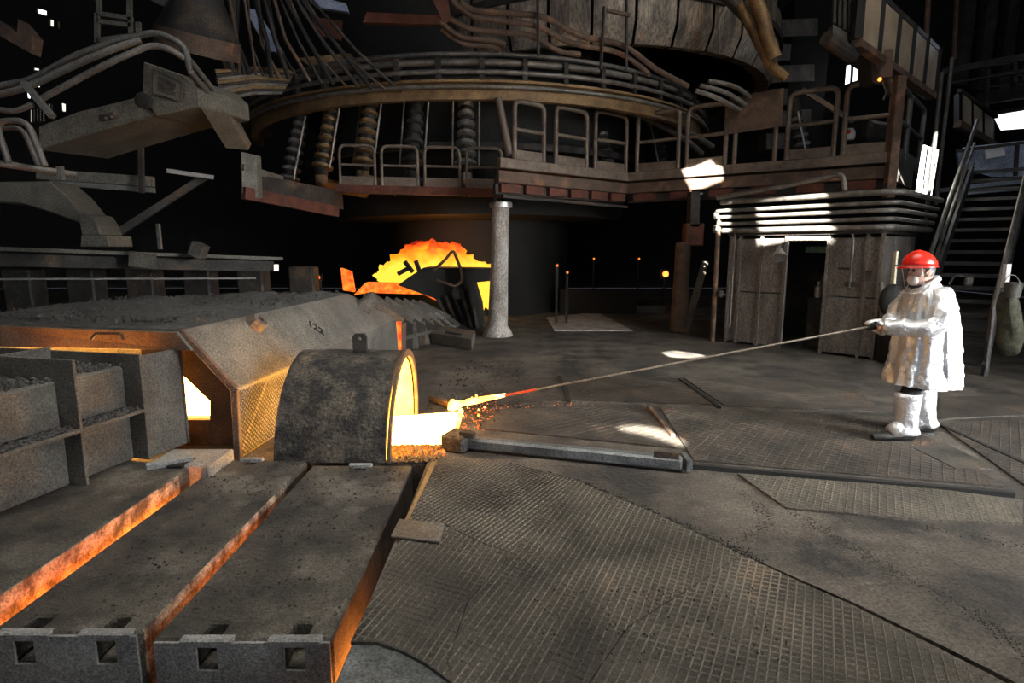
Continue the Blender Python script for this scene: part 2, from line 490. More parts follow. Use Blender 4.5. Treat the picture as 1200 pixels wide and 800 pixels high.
pond('molten_iron', [(-.87, 2.5), (-.74, 2.5), (-.74, 3.0), (-.87, 2.95)], -.33, 'runner', 'orange hot iron in the gap along the left edge of the curved floor cover', .02)
pond('molten_iron', [(-4.7, 5.2), (-3.5, 4.88), (-3.42, 5.08), (-4.7, 5.52)], .5, 'slit', 'orange glow in the slit between ribbed box and hood')
pond('molten_iron', [(-4.6, 5.6), (-2.75, 5.5), (-2.5, 8.3), (-4.6, 8.3)], .32, 'molten', 'blinding iron surface seen through the open end of the big hood')
# ------------------------------------------------------------------ tread plates of the casting floor
def shrink(poly, d=.006):
    c = sum((V(p) for p in poly), V((0, 0))) / len(poly)
    return [V(p) + (c - V(p)).normalized() * d for p in poly]
fc = thing('floor_cover', 'big curved floor cover of four raised diamond tread plates in the right foreground', 'floor cover', (.5, 3.2, 0))
MB().slab([(-.76, 1.6), (2.3, 1.5), (2.063,2.245), (1.753,2.765), (1.372,3.274), (1.006,3.784), (0.488,4.378), (-0.301,4.887), (-.7, 5.02), (-.75, 3.4)], -.35, .012).build('cover_body', 'channel', fc, bev=.01)
for poly, a1, a2, pitch in (
        ([(-0.644,4.933),(-0.262,4.869),(0.144,4.667),(0.514,4.374),(0.222,3.735),(0,3.26),(-0.187,3.384),(-0.443,3.623),(-0.705,3.66)], 58, -38, .05),
        ([(-0.705,3.66),(-0.443,3.623),(-0.187,3.384),(0,3.26),(-0.231,2.77),(-0.288,2.322),(-0.253,2.198),(-0.377,2.311),(-0.507,2.399),(-0.638,2.458),(-0.757,2.458)], 72, -24, .055),
        ([(0.514,4.374),(1.014,3.774),(1.383,3.24),(0.559,2.563),(0.325,2.198),(0.273,2.06),(-0.222,2.06),(-0.288,2.322),(-0.231,2.77),(0,3.26)], 66, -30, .056),
        ([(1.383,3.24),(1.755,2.734),(1.947,2.394),(2.069,2.169),(1.447,1.789),(0.241,1.789),(0.325,2.198),(0.559,2.563)], 62, -22, .058)):
    poly = shrink(poly, .003)
    pl = MB().slab(poly, .013, .03).build('tread_plate', 'plate', fc)
    rb = MB()
    for a in (a1, a2):
        ribs(rb, poly, R(a), pitch * .74, .03, .009, .006)
    stuff(rb.build('tread_ribs', 'rib', pl))
tag(MB().slab([(-0.758,3.669),(-0.445,3.595),(-0.444,3.357),(-0.767,3.433)], .037, .055).build('steel_offcut', 'box', bev=.004), 'small smooth steel plate lying on the left edge of the tread plate cover', 'plate')
def floor_plate(poly, label, angs, pitch, m='plate2', z=.016, rw=.012, rh=.004):
    t = thing('floor_plate', label, 'floor plate', (*(sum((V(p) for p in poly), V((0, 0))) / len(poly)), 0), 'steel plates of the casting floor')
    poly = shrink(poly, .01)
    MB().slab(poly, .0, z).build('plate_sheet', m, t)
    if angs:
        rb = MB()
        for a in angs:
            ribs(rb, poly, R(a), pitch, z, rw, rh)
        stuff(rb.build('tread_ribs', m, t))
floor_plate([(-0.479,7.946),(0.672,8.276),(0.702,6.926),(-0.152,6.69)], 'worn floor plate nearest the glowing rod tip, behind its hot end', (62, -30), .09)
floor_plate([(0.709,8.276),(2.435,8.219),(2.468,6.729),(0.734,6.926)], 'striped floor plate under the middle of the long rod', (-28,), .14, rw=.03, rh=.005)
floor_plate([(2.472,8.219),(4.666,8.053),(4.276,6.399),(2.515,6.69)], 'ridged floor plate between the long rod and the workers feet', (4,), .1, rw=.02, rh=.005)
floor_plate([(-0.119,6.542),(1.558,6.767),(1.613,5.71),(1.587,5.173),(-0.354,5.796)], 'reddish plate behind the steel channel, with a sunlit splash at its right end', (35,), .09)
floor_plate([(1.735,6.653),(4.12,6.229),(4.101,5.244),(3.85,4.294),(1.588,4.866)], 'large streaked tread plate before the workers boots', (55, -35), .075)
floor_plate([(1.851,4.572),(3.274,4.262),(3.78,4.046),(3.453,3.671),(2.697,3.746),(1.956,3.918)], 'long checkered strip plate along the right of the dark groove', (58, -34), .05, 'plate3')
floor_plate([(4.532,5.974),(5.936,6.196),(4.802,4.5),(4.025,4.327)], 'checkered plate to the right of the workers heels', (50, -40), .075)
floor_plate([(5.362,7.092),(7.026,7.266),(6.155,6.33),(4.646,6.131)], 'smooth plate between worker and stair foot', None, .1)
floor_plate([(0.935,15.801),(2.528,17.111),(2.764,13.111),(0.973,13.111)], 'pale dusty floor plate beyond the column in the dark bay', None, .1, 'column')
floor_plate([(3.731,5.173),(4.122,5.317),(4.105,4.666),(3.73,4.647)], 'small pale plate inlaid just right of the workers boots', None, .1, 'plate', .022)
# steel channel between the plates, groove bar, loose bars
ch = thing('steel_channel', 'heavy grey steel channel lying on the floor right of the molten stream', 'steel beam', (0.461,4.993,0))
MB().bar((-0.413,5.186,0.07), (1.43,4.641,0.07), .11, .11).build('beam_body', 'channel', ch, bev=.02)
MB().bar((-0.611,5.255,0.08), (-0.395,5.157,0.08), .26, .16).build('end_block', 'barrel', ch, bev=.02)
MB().bar((1.193,4.681,0.145), (1.392,4.62,0.145), .035, .05).build('lifting_lug', 'dark', ch)
MB().bar((-0.47,5.132,0.17), (-0.342,5.083,0.17), .06, .05).build('lifting_lug', 'dark', ch)
MB().box((1.47,4.681,0.07), (.05, .2, .1)).build('end_plate', 'channel', ch)
tag(MB().bar((1.54,4.712,0.02), (3.779,4.137,0.02), .05, .04).build('edge_bar', 'black'), 'dark bar along the groove at the front of the large streaked plate', 'steel bar')
tag(MB().bar((1.587,6.544,0.03), (1.584,5.482,0.03), .045, .05).build('flat_bar', 'rust', bev=.008), 'short rusty flat bar lying by the sunlit splash on the floor', 'steel bar')
tag(MB().bar((0.682,8.243,0.02), (0.695,6.851,0.02), .04, .03).build('flat_bar', 'black'), 'thin black bar crossing under the middle of the long rod', 'steel bar')
tag(MB().bar((2.393,8.075,0.02), (2.424,6.58,0.02), .045, .03).build('flat_bar', 'black'), 'thin black bar right of the striped floor plate', 'steel bar')
tag(MB().bar((4.513,5.926,0.015), (4.417,4.463,0.015), .04, .02).build('flat_bar', 'black'), 'black bar running to the right edge from behind the workers boots', 'steel bar')
tag(MB().bar((-0.991,6.9,0.05), (-0.655,6.546,0.05), .07, .06).build('scrap_bar', 'rust'), 'short rusty bar lying behind the glowing tip of the long rod', 'bar')
# crumbs of slag and dust around the runner
def crumbs(name, label, spots, m, size=(.012, .04)):
    mb = MB()
    for x, y, z in spots:
        r = random.uniform(*size)
        q = Matrix.Rotation(random.uniform(0, 6), 3, 'Z') @ Matrix.Rotation(random.uniform(0, 6), 3, 'X')
        vs = [V((x, y, z + r * .3)) + q @ V(p) * r * random.uniform(.6, 1.1) for p in ((1, 0, 0), (-1, 0, 0), (0, 1, 0), (0, -1, 0), (0, 0, .7), (0, 0, -.7))]
        mb.add(vs, [(0, 2, 4), (2, 1, 4), (1, 3, 4), (3, 0, 4), (2, 0, 5), (1, 2, 5), (3, 1, 5), (0, 3, 5)])
    return tag(mb.build(name, m), label, 'slag', kind='stuff')
def area(x0, x1, y0, y1, n, z=0):
    return [(random.uniform(x0, x1), random.uniform(y0, y1), z) for _ in range(n)]
crumbs('slag_crumbs', 'loose slag rubble in front of the molten stream', area(-1.15, -.62, 4.86, 5.27, 620), 'ochre', (.012, .035))  # ochre colour puts the stream's yellow light into the rubble
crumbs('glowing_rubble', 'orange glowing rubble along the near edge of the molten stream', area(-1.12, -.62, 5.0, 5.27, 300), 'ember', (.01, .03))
crumbs('slag_crumbs', 'loose slag crumbs scattered behind the rod tip and channel', area(-.55, 1.0, 5.9, 7.4, 420) + area(-1.0, .2, 6.5, 9.5, 300), 'barrel', (.01, .03))
crumbs('slag_crumbs', 'dark crumbs along the left edge of the curved cover', area(-.75, .6, 5.0, 5.35, 160) + area(.1, 1.3, 2.3, 2.9, 260, .034), 'black', (.003, .009))
def along(pts, w, n, z=0):
    out = []
    for a, b_ in zip(pts, pts[1:]):
        for _ in range(n):
            t = random.random()
            out.append((a[0] + (b_[0] - a[0]) * t + random.gauss(0, w), a[1] + (b_[1] - a[1]) * t + random.gauss(0, w), z))
    return out
crumbs('dark_soil', 'dark soil gathered in the cracks right of the curved cover', along([(1.981,3.904), (2.147,3.314), (2.384,2.693), (2.358,2.286)], .03, 200) + along([(1.971,4.017), (2.622,3.72), (3.25,3.376)], .03, 160) + along([(1.779,4.245), (1.788,3.746), (1.393,3.397)], .035, 160), 'black', (.002, .007))
crumbs('dark_soil', 'band of dark soil along the outer edge of the curved cover', along([(0,4.784), (0.604,4.327), (1.104,3.708), (1.477,3.216)], .03, 420), 'black', (.003, .011))
crumbs('floor_glow_crumbs', 'fine glowing crumbs imitating the orange light on the floor right of the molten stream', [(x, y, z) for x, y, z in area(-.55, .75, 5.75, 7.0, 900) if random.random() < math.exp(-(x + .5) * 1.4)], 'floor_glow', (.004, .013))  # glowing crumbs added to imitate orange light cast on the floor
crumbs('glowing_sparks', 'small glowing drops lying around the molten pool', area(-.75, -.3, 6.2, 7.2, 16) + area(-1.1, -.7, 4.9, 5.2, 10), 'hot', (.012, .03))
# ------------------------------------------------------------------ cast cover slabs over the trench
def runner_cover(x0, x1, y0, y1, z, th, label, notches, back_notches=(), flank=False):
    t = thing('runner_cover', label, 'cover slab', ((x0 + x1) / 2, (y0 + y1) / 2, z - th), 'cast slabs covering the runner trench')
    poly = [(x0, y0)]
    for a, b_ in notches:
        poly += [(a, y0), (a, y0 + .13), (b_, y0 + .13), (b_, y0)]
    poly += [(x1, y0), (x1, y1)]
    for a, b_ in back_notches:
        poly += [(b_, y1), (b_, y1 - .1), (a, y1 - .1), (a, y1)]
    poly += [(x0, y1)]
    mb = MB().slab(poly, z - .15, z)
    mb.slab([(x0, y0), (x1, y0), (x1, y1), (x0, y1)], z - th, z - .15)
    mb.build('cover_body', 'slab', t, bev=.012)
    for a, b_ in notches:
        MB().box(((a + b_) / 2, y0 + .008, z - .018), (b_ - a + .16, .05, .045)).build('lifting_bar', 'slab_side', t, bev=.008)
    for a, b_ in back_notches:
        MB().box(((a + b_) / 2, y1 - .02, z + .005), (b_ - a + .1, .04, .04)).build('lifting_bar', 'slab_side', t, bev=.008)
    mb = MB().slab([(x0 + .01, y0 - .014), (x1 - .01, y0 - .014), (x1 - .01, y0), (x0 + .01, y0)], z - th, z - .16)
    cuts = [x0 + .01] + [c for ab in notches for c in ab] + [x1 - .01]
    for a, b_ in zip(cuts[::2], cuts[1::2]):
        mb.slab([(a, y0 - .014), (b_, y0 - .014), (b_, y0), (a, y0)], z - .16, z - .012)
    mb.build('front_face', 'slab_side', t)
    if flank:
        MB().slab([(x1, y0 + .02), (x1 + .008, y0 + .02), (x1 + .008, y1 - .5), (x1, y1 - .5)], z - th, z - .006).build('lit_flank', 'flank', t)
    stuff_mb = crumbs('dust_crumbs', '', [(random.uniform(x0 + .03, x1 - .03), random.uniform(y0 + .15, y1 - .03), z) for _ in range(350)], 'slab', (.004, .016))
    del stuff_mb['label'], stuff_mb['category']
    stuff_mb.parent = t
    stuff_mb.location = -V(t.location)
runner_cover(-1.72, -.86, 2.52, 4.78, .0, .34, 'dusty cast cover slab nearest the tread plates, two lifting pockets in front', [(-1.51, -1.41), (-1.09, -.99)], [(-1.35, -1.25)])
runner_cover(-2.5, -1.78, 2.52, 4.82, .035, .36, 'middle cast cover slab, its right edge glowing orange in the narrow gap', [(-2.38, -2.28), (-1.99, -1.89)], [(-2.3, -2.2)], True)
t = thing('runner_cover', 'left cast cover slab with orange lit flank and hooked end, beneath the ribbed box', 'cover slab', (-2.95, 3.6, -.24), 'cast slabs covering the runner trench')
MB().slab([(-3.46, 1.6), (-2.62, 1.6), (-2.6, 4.45), (-3.4, 4.7)], -.24, .11).build('cover_body', 'slab', t, bev=.015)
MB().slab([(-2.62, 1.7), (-2.61, 1.7), (-2.595, 4.3), (-2.605, 4.3)], -.24, .1).build('lit_flank', 'flank', t)
MB().slab([(-2.95, 4.5), (-2.42, 4.42), (-2.42, 4.84), (-2.95, 4.84)], -.2, .13).build('end_block', 'slab_side', t, bev=.012)
MB().bar((-2.9, 4.38, .14), (-2.62, 4.56, .14), .05, .06).build('lifting_bar', 'slab_side', t, bev=.008)
MB().slab([(-2.76, 4.42), (-2.64, 4.42), (-2.62, 4.6), (-2.74, 4.6)], .1, .135).build('pocket', 'black', t)
# ------------------------------------------------------------------ ribbed side box on the left
bx = thing('runner_side_box', 'grey steel box with flanged ribs beside the runner, dust lying on its ledges', 'steel box', (-3.6, 4.2, .11))
A0, A1 = V((-3.42, 2.9, 0)), V((-2.94, 4.97, 0))
ax = (A1 - A0).normalized()
ay = V((-ax.y, ax.x, 0))                # into the box, away from the runner
def q(u, w, z):
    return A0 + ax * u + ay * w + V((0, 0, z))
L = (A1 - A0).length + .1
def qb(mb, u0, u1, w0, w1, z0, z1):
    return mb.prism([q(u0, w0, z0), q(u1, w0, z0), q(u1, w1, z0), q(u0, w1, z0)], (0, 0, z1 - z0))
ribs_u = [.28, 1.22, 1.78]
edges = [-.3] + ribs_u + [L - .01]
for i in range(len(edges) - 1):
    u0, u1 = edges[i] + .012, edges[i + 1] - .012
    if i < 3:
        qb(MB(), u0, u1, .15, 1.9, .11, .5).build('lower_panel', 'box', bx, bev=.01)
        qb(MB(), u0, u1, .16, 1.9, .545, .9).build('upper_panel', 'box', bx, bev=.02)
        c = crumbs('ledge_dust', '', [tuple(q(random.uniform(u0, u1), random.uniform(.02, .14), .545)) for _ in range(170)], 'gravel', (.01, .035))
        d = crumbs('top_dust', '', [tuple(q(random.uniform(u0, u1), random.uniform(.18, .9), .9)) for _ in range(420)], 'gravel', (.008, .03))
        for k in (c, d):
            del k['label'], k['category']
            k.parent = bx
            k.location = -V(bx.location)
    else:
        qb(MB(), u0, u1, .02, .05, .11, .98).build('end_panel', 'box', bx, bev=.004)
        qb(MB(), u0, u1, .05, .42, .11, .85).build('end_core', 'dark', bx)
for u in ribs_u:
    qb(MB(), u - .012, u + .012, 0, 1.7, .11, 1.06 if u < 1.5 else 1.0).build('rib_plate', 'box', bx, bev=.004)
qb(MB(), -.3, 1.78, -.005, .15, .52, .545).build('ledge_flange', 'box', bx, bev=.004)
qb(MB(), -.3, 1.78, .9, .92, .9, 1.03).build('top_flange', 'box', bx, bev=.004)
qb(MB(), L - .012, L + .012, .02, .44, .11, .98).build('rib_plate', 'box', bx, bev=.004)
# ------------------------------------------------------------------ the big runner hood
hd = thing('runner_hood', 'long sloping steel runner hood heaped with gravel, glowing inside its open end', 'hood', (-3.4, 6.8, 0))
F0, F1, F2 = V((-2.42, 4.9, 0)), V((-2.42, 4.93, .63)), V((-2.87, 4.96, 1.15))
B0, B1, B2 = V((-1.98, 10.0, 0)), V((-1.95, 9.7, .68)), V((-2.5, 8.9, 1.17))
def sheet(a, b_, c, d, th, nrm):
    return MB().prism([a, b_, c, d], V(nrm) * th)
sheet(F0, B0, B1, F1, .04, (-1, .1, 0)).build('side_wall', 'hood', hd, bev=.006)
sheet(F1, B1, B2, F2, .04, (-.6, 0, -.7)).build('slope_plate', 'hood', hd, bev=.006)
E0, E1, E2, E3 = V((-6.2, 6.3, 1.05)), V((-5.6, 8.1, 1.13)), V((-3.6, 8.95, 1.15)), V((-6.2, 6.3, 0))
MB().prism([F2, B2, E2, E1, E0], (0, 0, -.06)).build('top_plate', 'hood', hd)
sheet(E3, V((-5.6, 8.1, 0)), E1, E0, .04, (1, 0, 0)).build('side_wall', 'hood', hd)
sheet(V((-5.6, 8.1, 0)), V((-3.6, 8.95, 0)), E2, E1, .04, (.4, -.9, 0)).build('end_wall', 'hood', hd)
sheet(V((-3.6, 8.95, 0)), V((-2.5, 9.2, 0)), B2, E2, .04, (0, -1, 0)).build('end_wall', 'hood', hd)
# front fascia and frame
MB().prism([(-6.2, 6.28, .8), (-2.76, 4.92, .98), (-2.88, 4.93, 1.14), (-6.2, 6.28, 1.04)], (0.01, .05, 0)).build('fascia', 'hood', hd, bev=.004)
fr = MB()
for a, b_ in ((F0, F1), (F1, F2)):
    d = (b_ - a).normalized()
    nn = V((d.z, 0, -d.x))
    fr.prism([a + nn * .02, b_ + nn * .02, b_ - nn * .035, a - nn * .035], (0, .05, 0))
fr.build('front_frame', 'rust', hd, bev=.006)
fr = MB().prism([(-2.46, 5.3, 0), (-2.46, 5.3, .62), (-2.92, 5.3, 1.12), (-3.3, 5.3, 1.12), (-3.19,5.3,0.808), (-2.84,5.3,0.432), (-2.855,5.3,0.249), (-3.306,5.3,0.249), (-3.4, 5.3, 0)], (0, .06, 0))
fr.build('inner_bulkhead', 'rust', hd)
MB().tube(fillet([(-3.594,4.9,1.086), (-3.552,4.9,1.134), (-3.334,4.9,1.134), (-3.318,4.9,1.079)], .02), .011, 6).build('handle', 'dark', hd, smooth=40)
# trunnions on the slope
sn = (B1 - F1).cross(F2 - F1).normalized()
if sn.z < 0:
    sn = -sn
for c, r in (((-2.753,6,0.998), .1), ((-2.23,8.9,1.002), .12)):
    MB().lathe([(r * 1.15, -.12), (r * 1.1, 0), (r, .03), (r, .16), (r * .8, .2), (r * .35, .2), (r * .3, .17)], c, sn, 8 if r < .11 else 14).build('lifting_trunnion', 'box', hd, smooth=40)
# checkered tread on the hood sheets, as real ribs laid in each sheet's plane
def plane_ribs(o, ex, ey, poly, angs, pitch, w, h, parent, m):
    ez = ex.cross(ey).normalized()
    rb = MB()
    for a in angs:
        ribs(rb, poly, R(a), pitch, 0, w, h)
    rb.v = [o + ex * p.x + ey * p.y + ez * p.z for p in rb.v]
    return stuff(rb.build('tread_ribs', m, parent))
ex = (B0 - F0).normalized()
plane_ribs(F0 + V((.001, 0, 0)), ex, V((0, 0, 1)), [(.02, .02), (1.0, .02), (1.0, .6), (.02, .61)], (45, -45), .034, .01, .006, hd, 'box')
ex = (B1 - F1).normalized()
nz = ex.cross((F2 - F1).normalized()).normalized()
ey = nz.cross(ex)
plane_ribs(F1 + nz * .001, ex, ey, [(.03, .02), (2.4, .02), (2.2, (F2 - F1).length - .04), (.05 , (F2 - F1).length - .03)], (45, -45), .04, .01, .004, hd, 'hood')
# painted number on the slope
fd = bpy.data.curves.new('lettering', 'FONT')
fd.body = '122'
fd.size = .17
fd.offset = .006
fd.extrude = .001
tmp = bpy.data.objects.new('lettering_curve', fd)
me = bpy.data.meshes.new_from_object(tmp)
bpy.data.objects.remove(tmp)
me.materials.clear()
me.materials.append(M['ink'])
fo = bpy.data.objects.new('lettering', me)
COL.objects.link(fo)
fo.parent = hd
tx = (ex * .62 - ey * .78).normalized()
ty = nz.cross(tx)
if nz.z < 0:
    ty = -ty
mw = Matrix((tx, ty, tx.cross(ty))).transposed().to_4x4()
mw.translation = V((-2.471,6.946,0.938)) + (nz if nz.z > 0 else -nz) * .008 - V(hd.location)
fo.matrix_local = mw
# gravel heap on the top
gm = MB()
nx, ny = 60, 44
top_poly = [F2.to_2d(), B2.to_2d(), E2.to_2d(), E1.to_2d(), E0.to_2d()]
idx = {}
for j in range(ny + 1):
    for i in range(nx + 1):
        fu, fv = i / nx, j / ny
        p = lerp(lerp(E0, F2, fu), lerp(lerp(E1, E2, min(1, fu * 1.6)), B2, max(0, fu * 1.6 - .6) if fu > .375 else 0), fv)
        e = min(fu, 1 - fu, fv, 1 - fv) * 8
        h = min(1, e) * (.06 + .05 * mnoise.noise(p * 1.3) + .03 * mnoise.noise(p * 5)) + random.uniform(0, .012) * (1 if 0 < i < nx and 0 < j < ny else 0)
        idx[i, j] = len(gm.v)
        gm.v.append(p + V((0, 0, max(.003, h))))
for j in range(ny):
    for i in range(nx):
        gm.f.append((idx[i, j], idx[i + 1, j], idx[i + 1, j + 1], idx[i, j + 1]))
stuff(gm.build('gravel_heap', 'gravel', hd))
c = crumbs('gravel_stones', '', [tuple(lerp(lerp(E0, F2, random.random()), lerp(E1, B2, random.random()), random.uniform(.03, .97)) + V((0, 0, .045))) for _ in range(1500)], 'gravel', (.01, .04))
del c['label'], c['category']
c.parent = hd
c.location = -V(hd.location)
# ------------------------------------------------------------------ half-barrel cover over the molten stream
br = thing('arched_cover', 'dark scaled half barrel cover with glowing mouth over the molten stream', 'arched cover', (-1.6, 5.55, 0))
mb = MB()
n = 26
ro, ri = .76, .70
prof = [[], []]
for k in range(n + 1):
    t = math.pi * k / n
    for j, r in enumerate((ro, ri)):
        prof[j].append((r * math.cos(t), .02 + r * 1.13 * math.sin(t)))
xs = [-2.06 + .96 * i / 8 for i in range(9)]
def ring(j, x):
    sk = (x + 1.6) * -.0
    return [V((x + .04 * p[1], 5.55 - p[0] + sk, p[1])) for p in prof[j]]
outer = [ring(0, x) for x in xs]
inner = [ring(1, x) for x in xs]
for i, rr in enumerate(outer):
    for p in rr:
        dv = mnoise.noise(p * 4) * .012
        p.z += dv if p.z > .05 else 0
vs = [p for rr in outer for p in rr] + [p for rr in inner for p in rr]
m1 = len(xs) * (n + 1)
w = n + 1
fs = []
for i in range(8):
    for k in range(n):
        fs.append((i * w + k, i * w + k + 1, (i + 1) * w + k + 1, (i + 1) * w + k))
for k in range(n):
    for i in (0, 8):
        fs.append((i * w + k, m1 + i * w + k, m1 + i * w + k + 1, i * w + k + 1))
for i in range(8):
    for k in (0, n):
        fs.append((i * w + k, (i + 1) * w + k, m1 + (i + 1) * w + k, m1 + i * w + k))
mb.add(vs, fs).build('barrel_shell', 'barrel', br, smooth=50)
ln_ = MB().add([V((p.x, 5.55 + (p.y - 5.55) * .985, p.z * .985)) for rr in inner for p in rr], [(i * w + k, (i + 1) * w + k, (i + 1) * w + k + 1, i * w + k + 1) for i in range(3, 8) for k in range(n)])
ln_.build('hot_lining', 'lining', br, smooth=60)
lg = MB()
rr = ring(0, -1.085)
ri_ = ring(1, -1.085)
for k in range(n):
    lg.add([rr[k], rr[k + 1], ri_[k + 1], ri_[k], rr[k] + V((.03, 0, 0)), rr[k + 1] + V((.03, 0, 0)), ri_[k + 1] + V((.03, 0, 0)), ri_[k] + V((.03, 0, 0))], [(0, 1, 2, 3), (4, 7, 6, 5), (0, 4, 5, 1), (3, 2, 6, 7)])
lg.build('mouth_ring', 'rust', br)
hole = [(.022 * math.cos(2 * math.pi * k / 10), .022 * math.sin(2 * math.pi * k / 10) + .06) for k in range(10)]
hv, ht = holed([(-.065, -.06), (.065, -.06), (.065, .08), (.045, .11), (-.045, .11), (-.065, .08)], [hole])
c0 = V((-1.459,5.5,0.936))
lm = MB().add([c0 + V((p.x, 0, p.y)) for p in hv], ht)
lu = lm.build('lifting_lug', 'dark', br)
sm = lu.modifiers.new('thick', 'SOLIDIFY')
sm.thickness = .05
sm.offset = 0
# ------------------------------------------------------------------ ribbed hood further up the runner, its glow-lit end made emissive, block beside it
rh = thing('ribbed_hood', 'low ribbed cover section behind the gravel hood, leading to the fire', 'hood', (-1.8, 11.5, 0))
R0 = [V(p) for p in ((-2,10.3,-0.009), (-1.964,10.2,0.561), (-2.627,10.2,0.984))]
R1 = [V(p) for p in ((-1.089,13.3,-0.246), (-1.457,13.3,0.252), (-2.156,13.3,0.607))]
for p in (R0[0], R1[0]):
    p.z = 0
MB().prism([R0[0], R1[0], R1[1], R0[1]], (-.1, .05, 0)).build('side_wall', 'dark', rh)
MB().prism([R0[1], R1[1], R1[2], R0[2]], (-.05, 0, -.1)).build('slope_plate', 'dark', rh)
MB().prism([R0[2], R1[2], R1[2] + V((-1.2, 0, 0)), R0[2] + V((-1.2, 0, 0))], (0, 0, -.06)).build('top_plate', 'dark', rh)
for k in range(7):
    t = k / 6
    a, b_, c = (lerp(R0[i], R1[i], t) for i in range(3))
    MB().bar(a + V((.04, -.02, 0)), b_ + V((.04, -.02, 0)), .07, .1, up=(1, 0, 0)).build('rib', 'box', rh)
    MB().bar(b_ + V((.04, -.02, .03)), c + V((.02, -.02, .05)), .07, .1).build('rib', 'box', rh)
MB().bar(lerp(R0[0], R0[1], .5) + V((.06, 0, 0)), lerp(R1[0], R1[1], .5) + V((.06, 0, 0)), .06, .06).build('side_rail', 'box', rh)
MB().bar(lerp(R0[1], R0[2], .3) + V((.03, 0, .06)), lerp(R1[1], R1[2], .3) + V((.03, 0, .06)), .06, .06).build('side_rail', 'box', rh)
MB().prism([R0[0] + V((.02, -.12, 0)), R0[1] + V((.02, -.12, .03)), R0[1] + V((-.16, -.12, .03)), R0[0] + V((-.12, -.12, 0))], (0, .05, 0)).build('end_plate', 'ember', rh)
tag(MB().prism([(-3.829,14,0.748), (-3.529,14,1.056), (-2.052,14,1.035), (-1.668,14,0.728), (-1.45,14,0.21), (-1.574,14,0.231), (-1.835,14,0.624), (-2.14,14,0.769), (-3.497,14,0.81)], (0, .3, 0)).build('hood_rim', 'ember', bev=.02), 'arched rim of the hood in front of the fire, its orange firelight put in as emission', 'hood rim')  # firelight falling on the rim is put in as emission
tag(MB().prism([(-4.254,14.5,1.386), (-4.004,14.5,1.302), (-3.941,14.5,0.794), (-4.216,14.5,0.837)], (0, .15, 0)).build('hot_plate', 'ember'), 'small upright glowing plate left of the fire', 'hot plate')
blk = thing('steel_trough', 'small rusty steel trough with a dark slot lying left of the pale column', 'trough', (-1.127,10.794,0))
MB().prism([(-1.613,11.4,0), (-0.738,10.514,0), (-0.744,11.617,0), (-1.682,12.573,0)], (0, 0, .22)).build('trough_body', 'box', blk, bev=.01)
MB().bar((-1.286,11.1,0.266), (-0.981,11,0.23), .04, .05).build('slot', 'black', blk)
# ------------------------------------------------------------------ fire, trough cover and hose at the taphole
fl = MB()
for c, r in (((-3.239,15.6,1.171), (.34, .3, .3)), ((-2.887,15.7,1.372), (.45, .3, .4)), ((-2.532,15.8,1.528), (.5, .35, .44)), ((-2.116,15.8,1.642), (.5, .35, .42)),
             ((-1.714,15.7,1.598), (.45, .3, .42)), ((-1.351,15.7,1.44), (.42, .3, .3)), ((-0.956,15.6,1.375), (.45, .25, .14)), ((-0.78,15.6,0.669), (.24, .2, .42)), ((-2.758,15.7,1.075), (.8, .3, .26)), ((-1.378,15.7,1.166), (.8, .3, .3))):
    fl.ball(c, r, 24, 16, jit=.55)
tag(fl.build('taphole_flame', 'flame', smooth=180), 'yellow and orange fire blazing at the taphole behind the dark trough cover', 'fire')
lamp('fire_light', 'POINT', (-1.837,14.9,1.996), 70, (1, .4, .08), shadow_soft_size=.5)
tc_ = thing('trough_cover', 'black trough cover standing in front of the fire with handles on top', 'trough cover', (-1.202,12.445,0))
MB().prism([(-2.672,13.6,1.019), (-2.388,13.6,1.217), (-2.044,13.6,1.434), (-0.457,13.6,1.395), (-0.458,13.6,1.118), (-0.897,13.6,1.078), (-0.742,13.6,0.539), (-0.686,13.6,-0.028), (-1.374,13.6,-0.15), (-1.801,13.6,0.699)], (0, 1.1, 0)).build('cover_body', 'black', tc_, bev=.02)
for a, b_ in (((-2.645,13.5,1.28), (-2.344,13.5,1.437)), ((-2.478,13.5,1.574), (-2.288,13.5,1.32)), ((-2.222,13.5,1.593), (-2.131,13.5,1.32))):
    MB().bar(a, b_, .07, .1).build('handle', 'black', tc_, bev=.015)
for k in range(5):
    MB().bar(lerp((-1.729,13.5,0.708), (-0.991,13.5,0.946), k / 4), lerp((-1.344,13.5,-0.095), (-0.801,13.5,0.006), k / 4), .06, .08, up=(0, 1, 0)).build('rib', 'dark', tc_)
MB().lathe([(.14, 0), (.14, .1)], (-1.24,13.4,0.854), (0, -1, 0), 12).build('pivot_knob', 'dark', tc_)
tag(MB().tube(fillet([(-1.781,13.4,1.382), (-1.491,13.3,1.635), (-1.333,13.3,1.846), (-1.156,13.2,1.408), (-1.121,13.2,1.158), (-1.278,13.2,1.004), (-1.714,13.3,1.153)], .25, 6), .035, 8).build('hose', 'rust', smooth=60), 'thin hose looping up in front of the fire', 'hose')
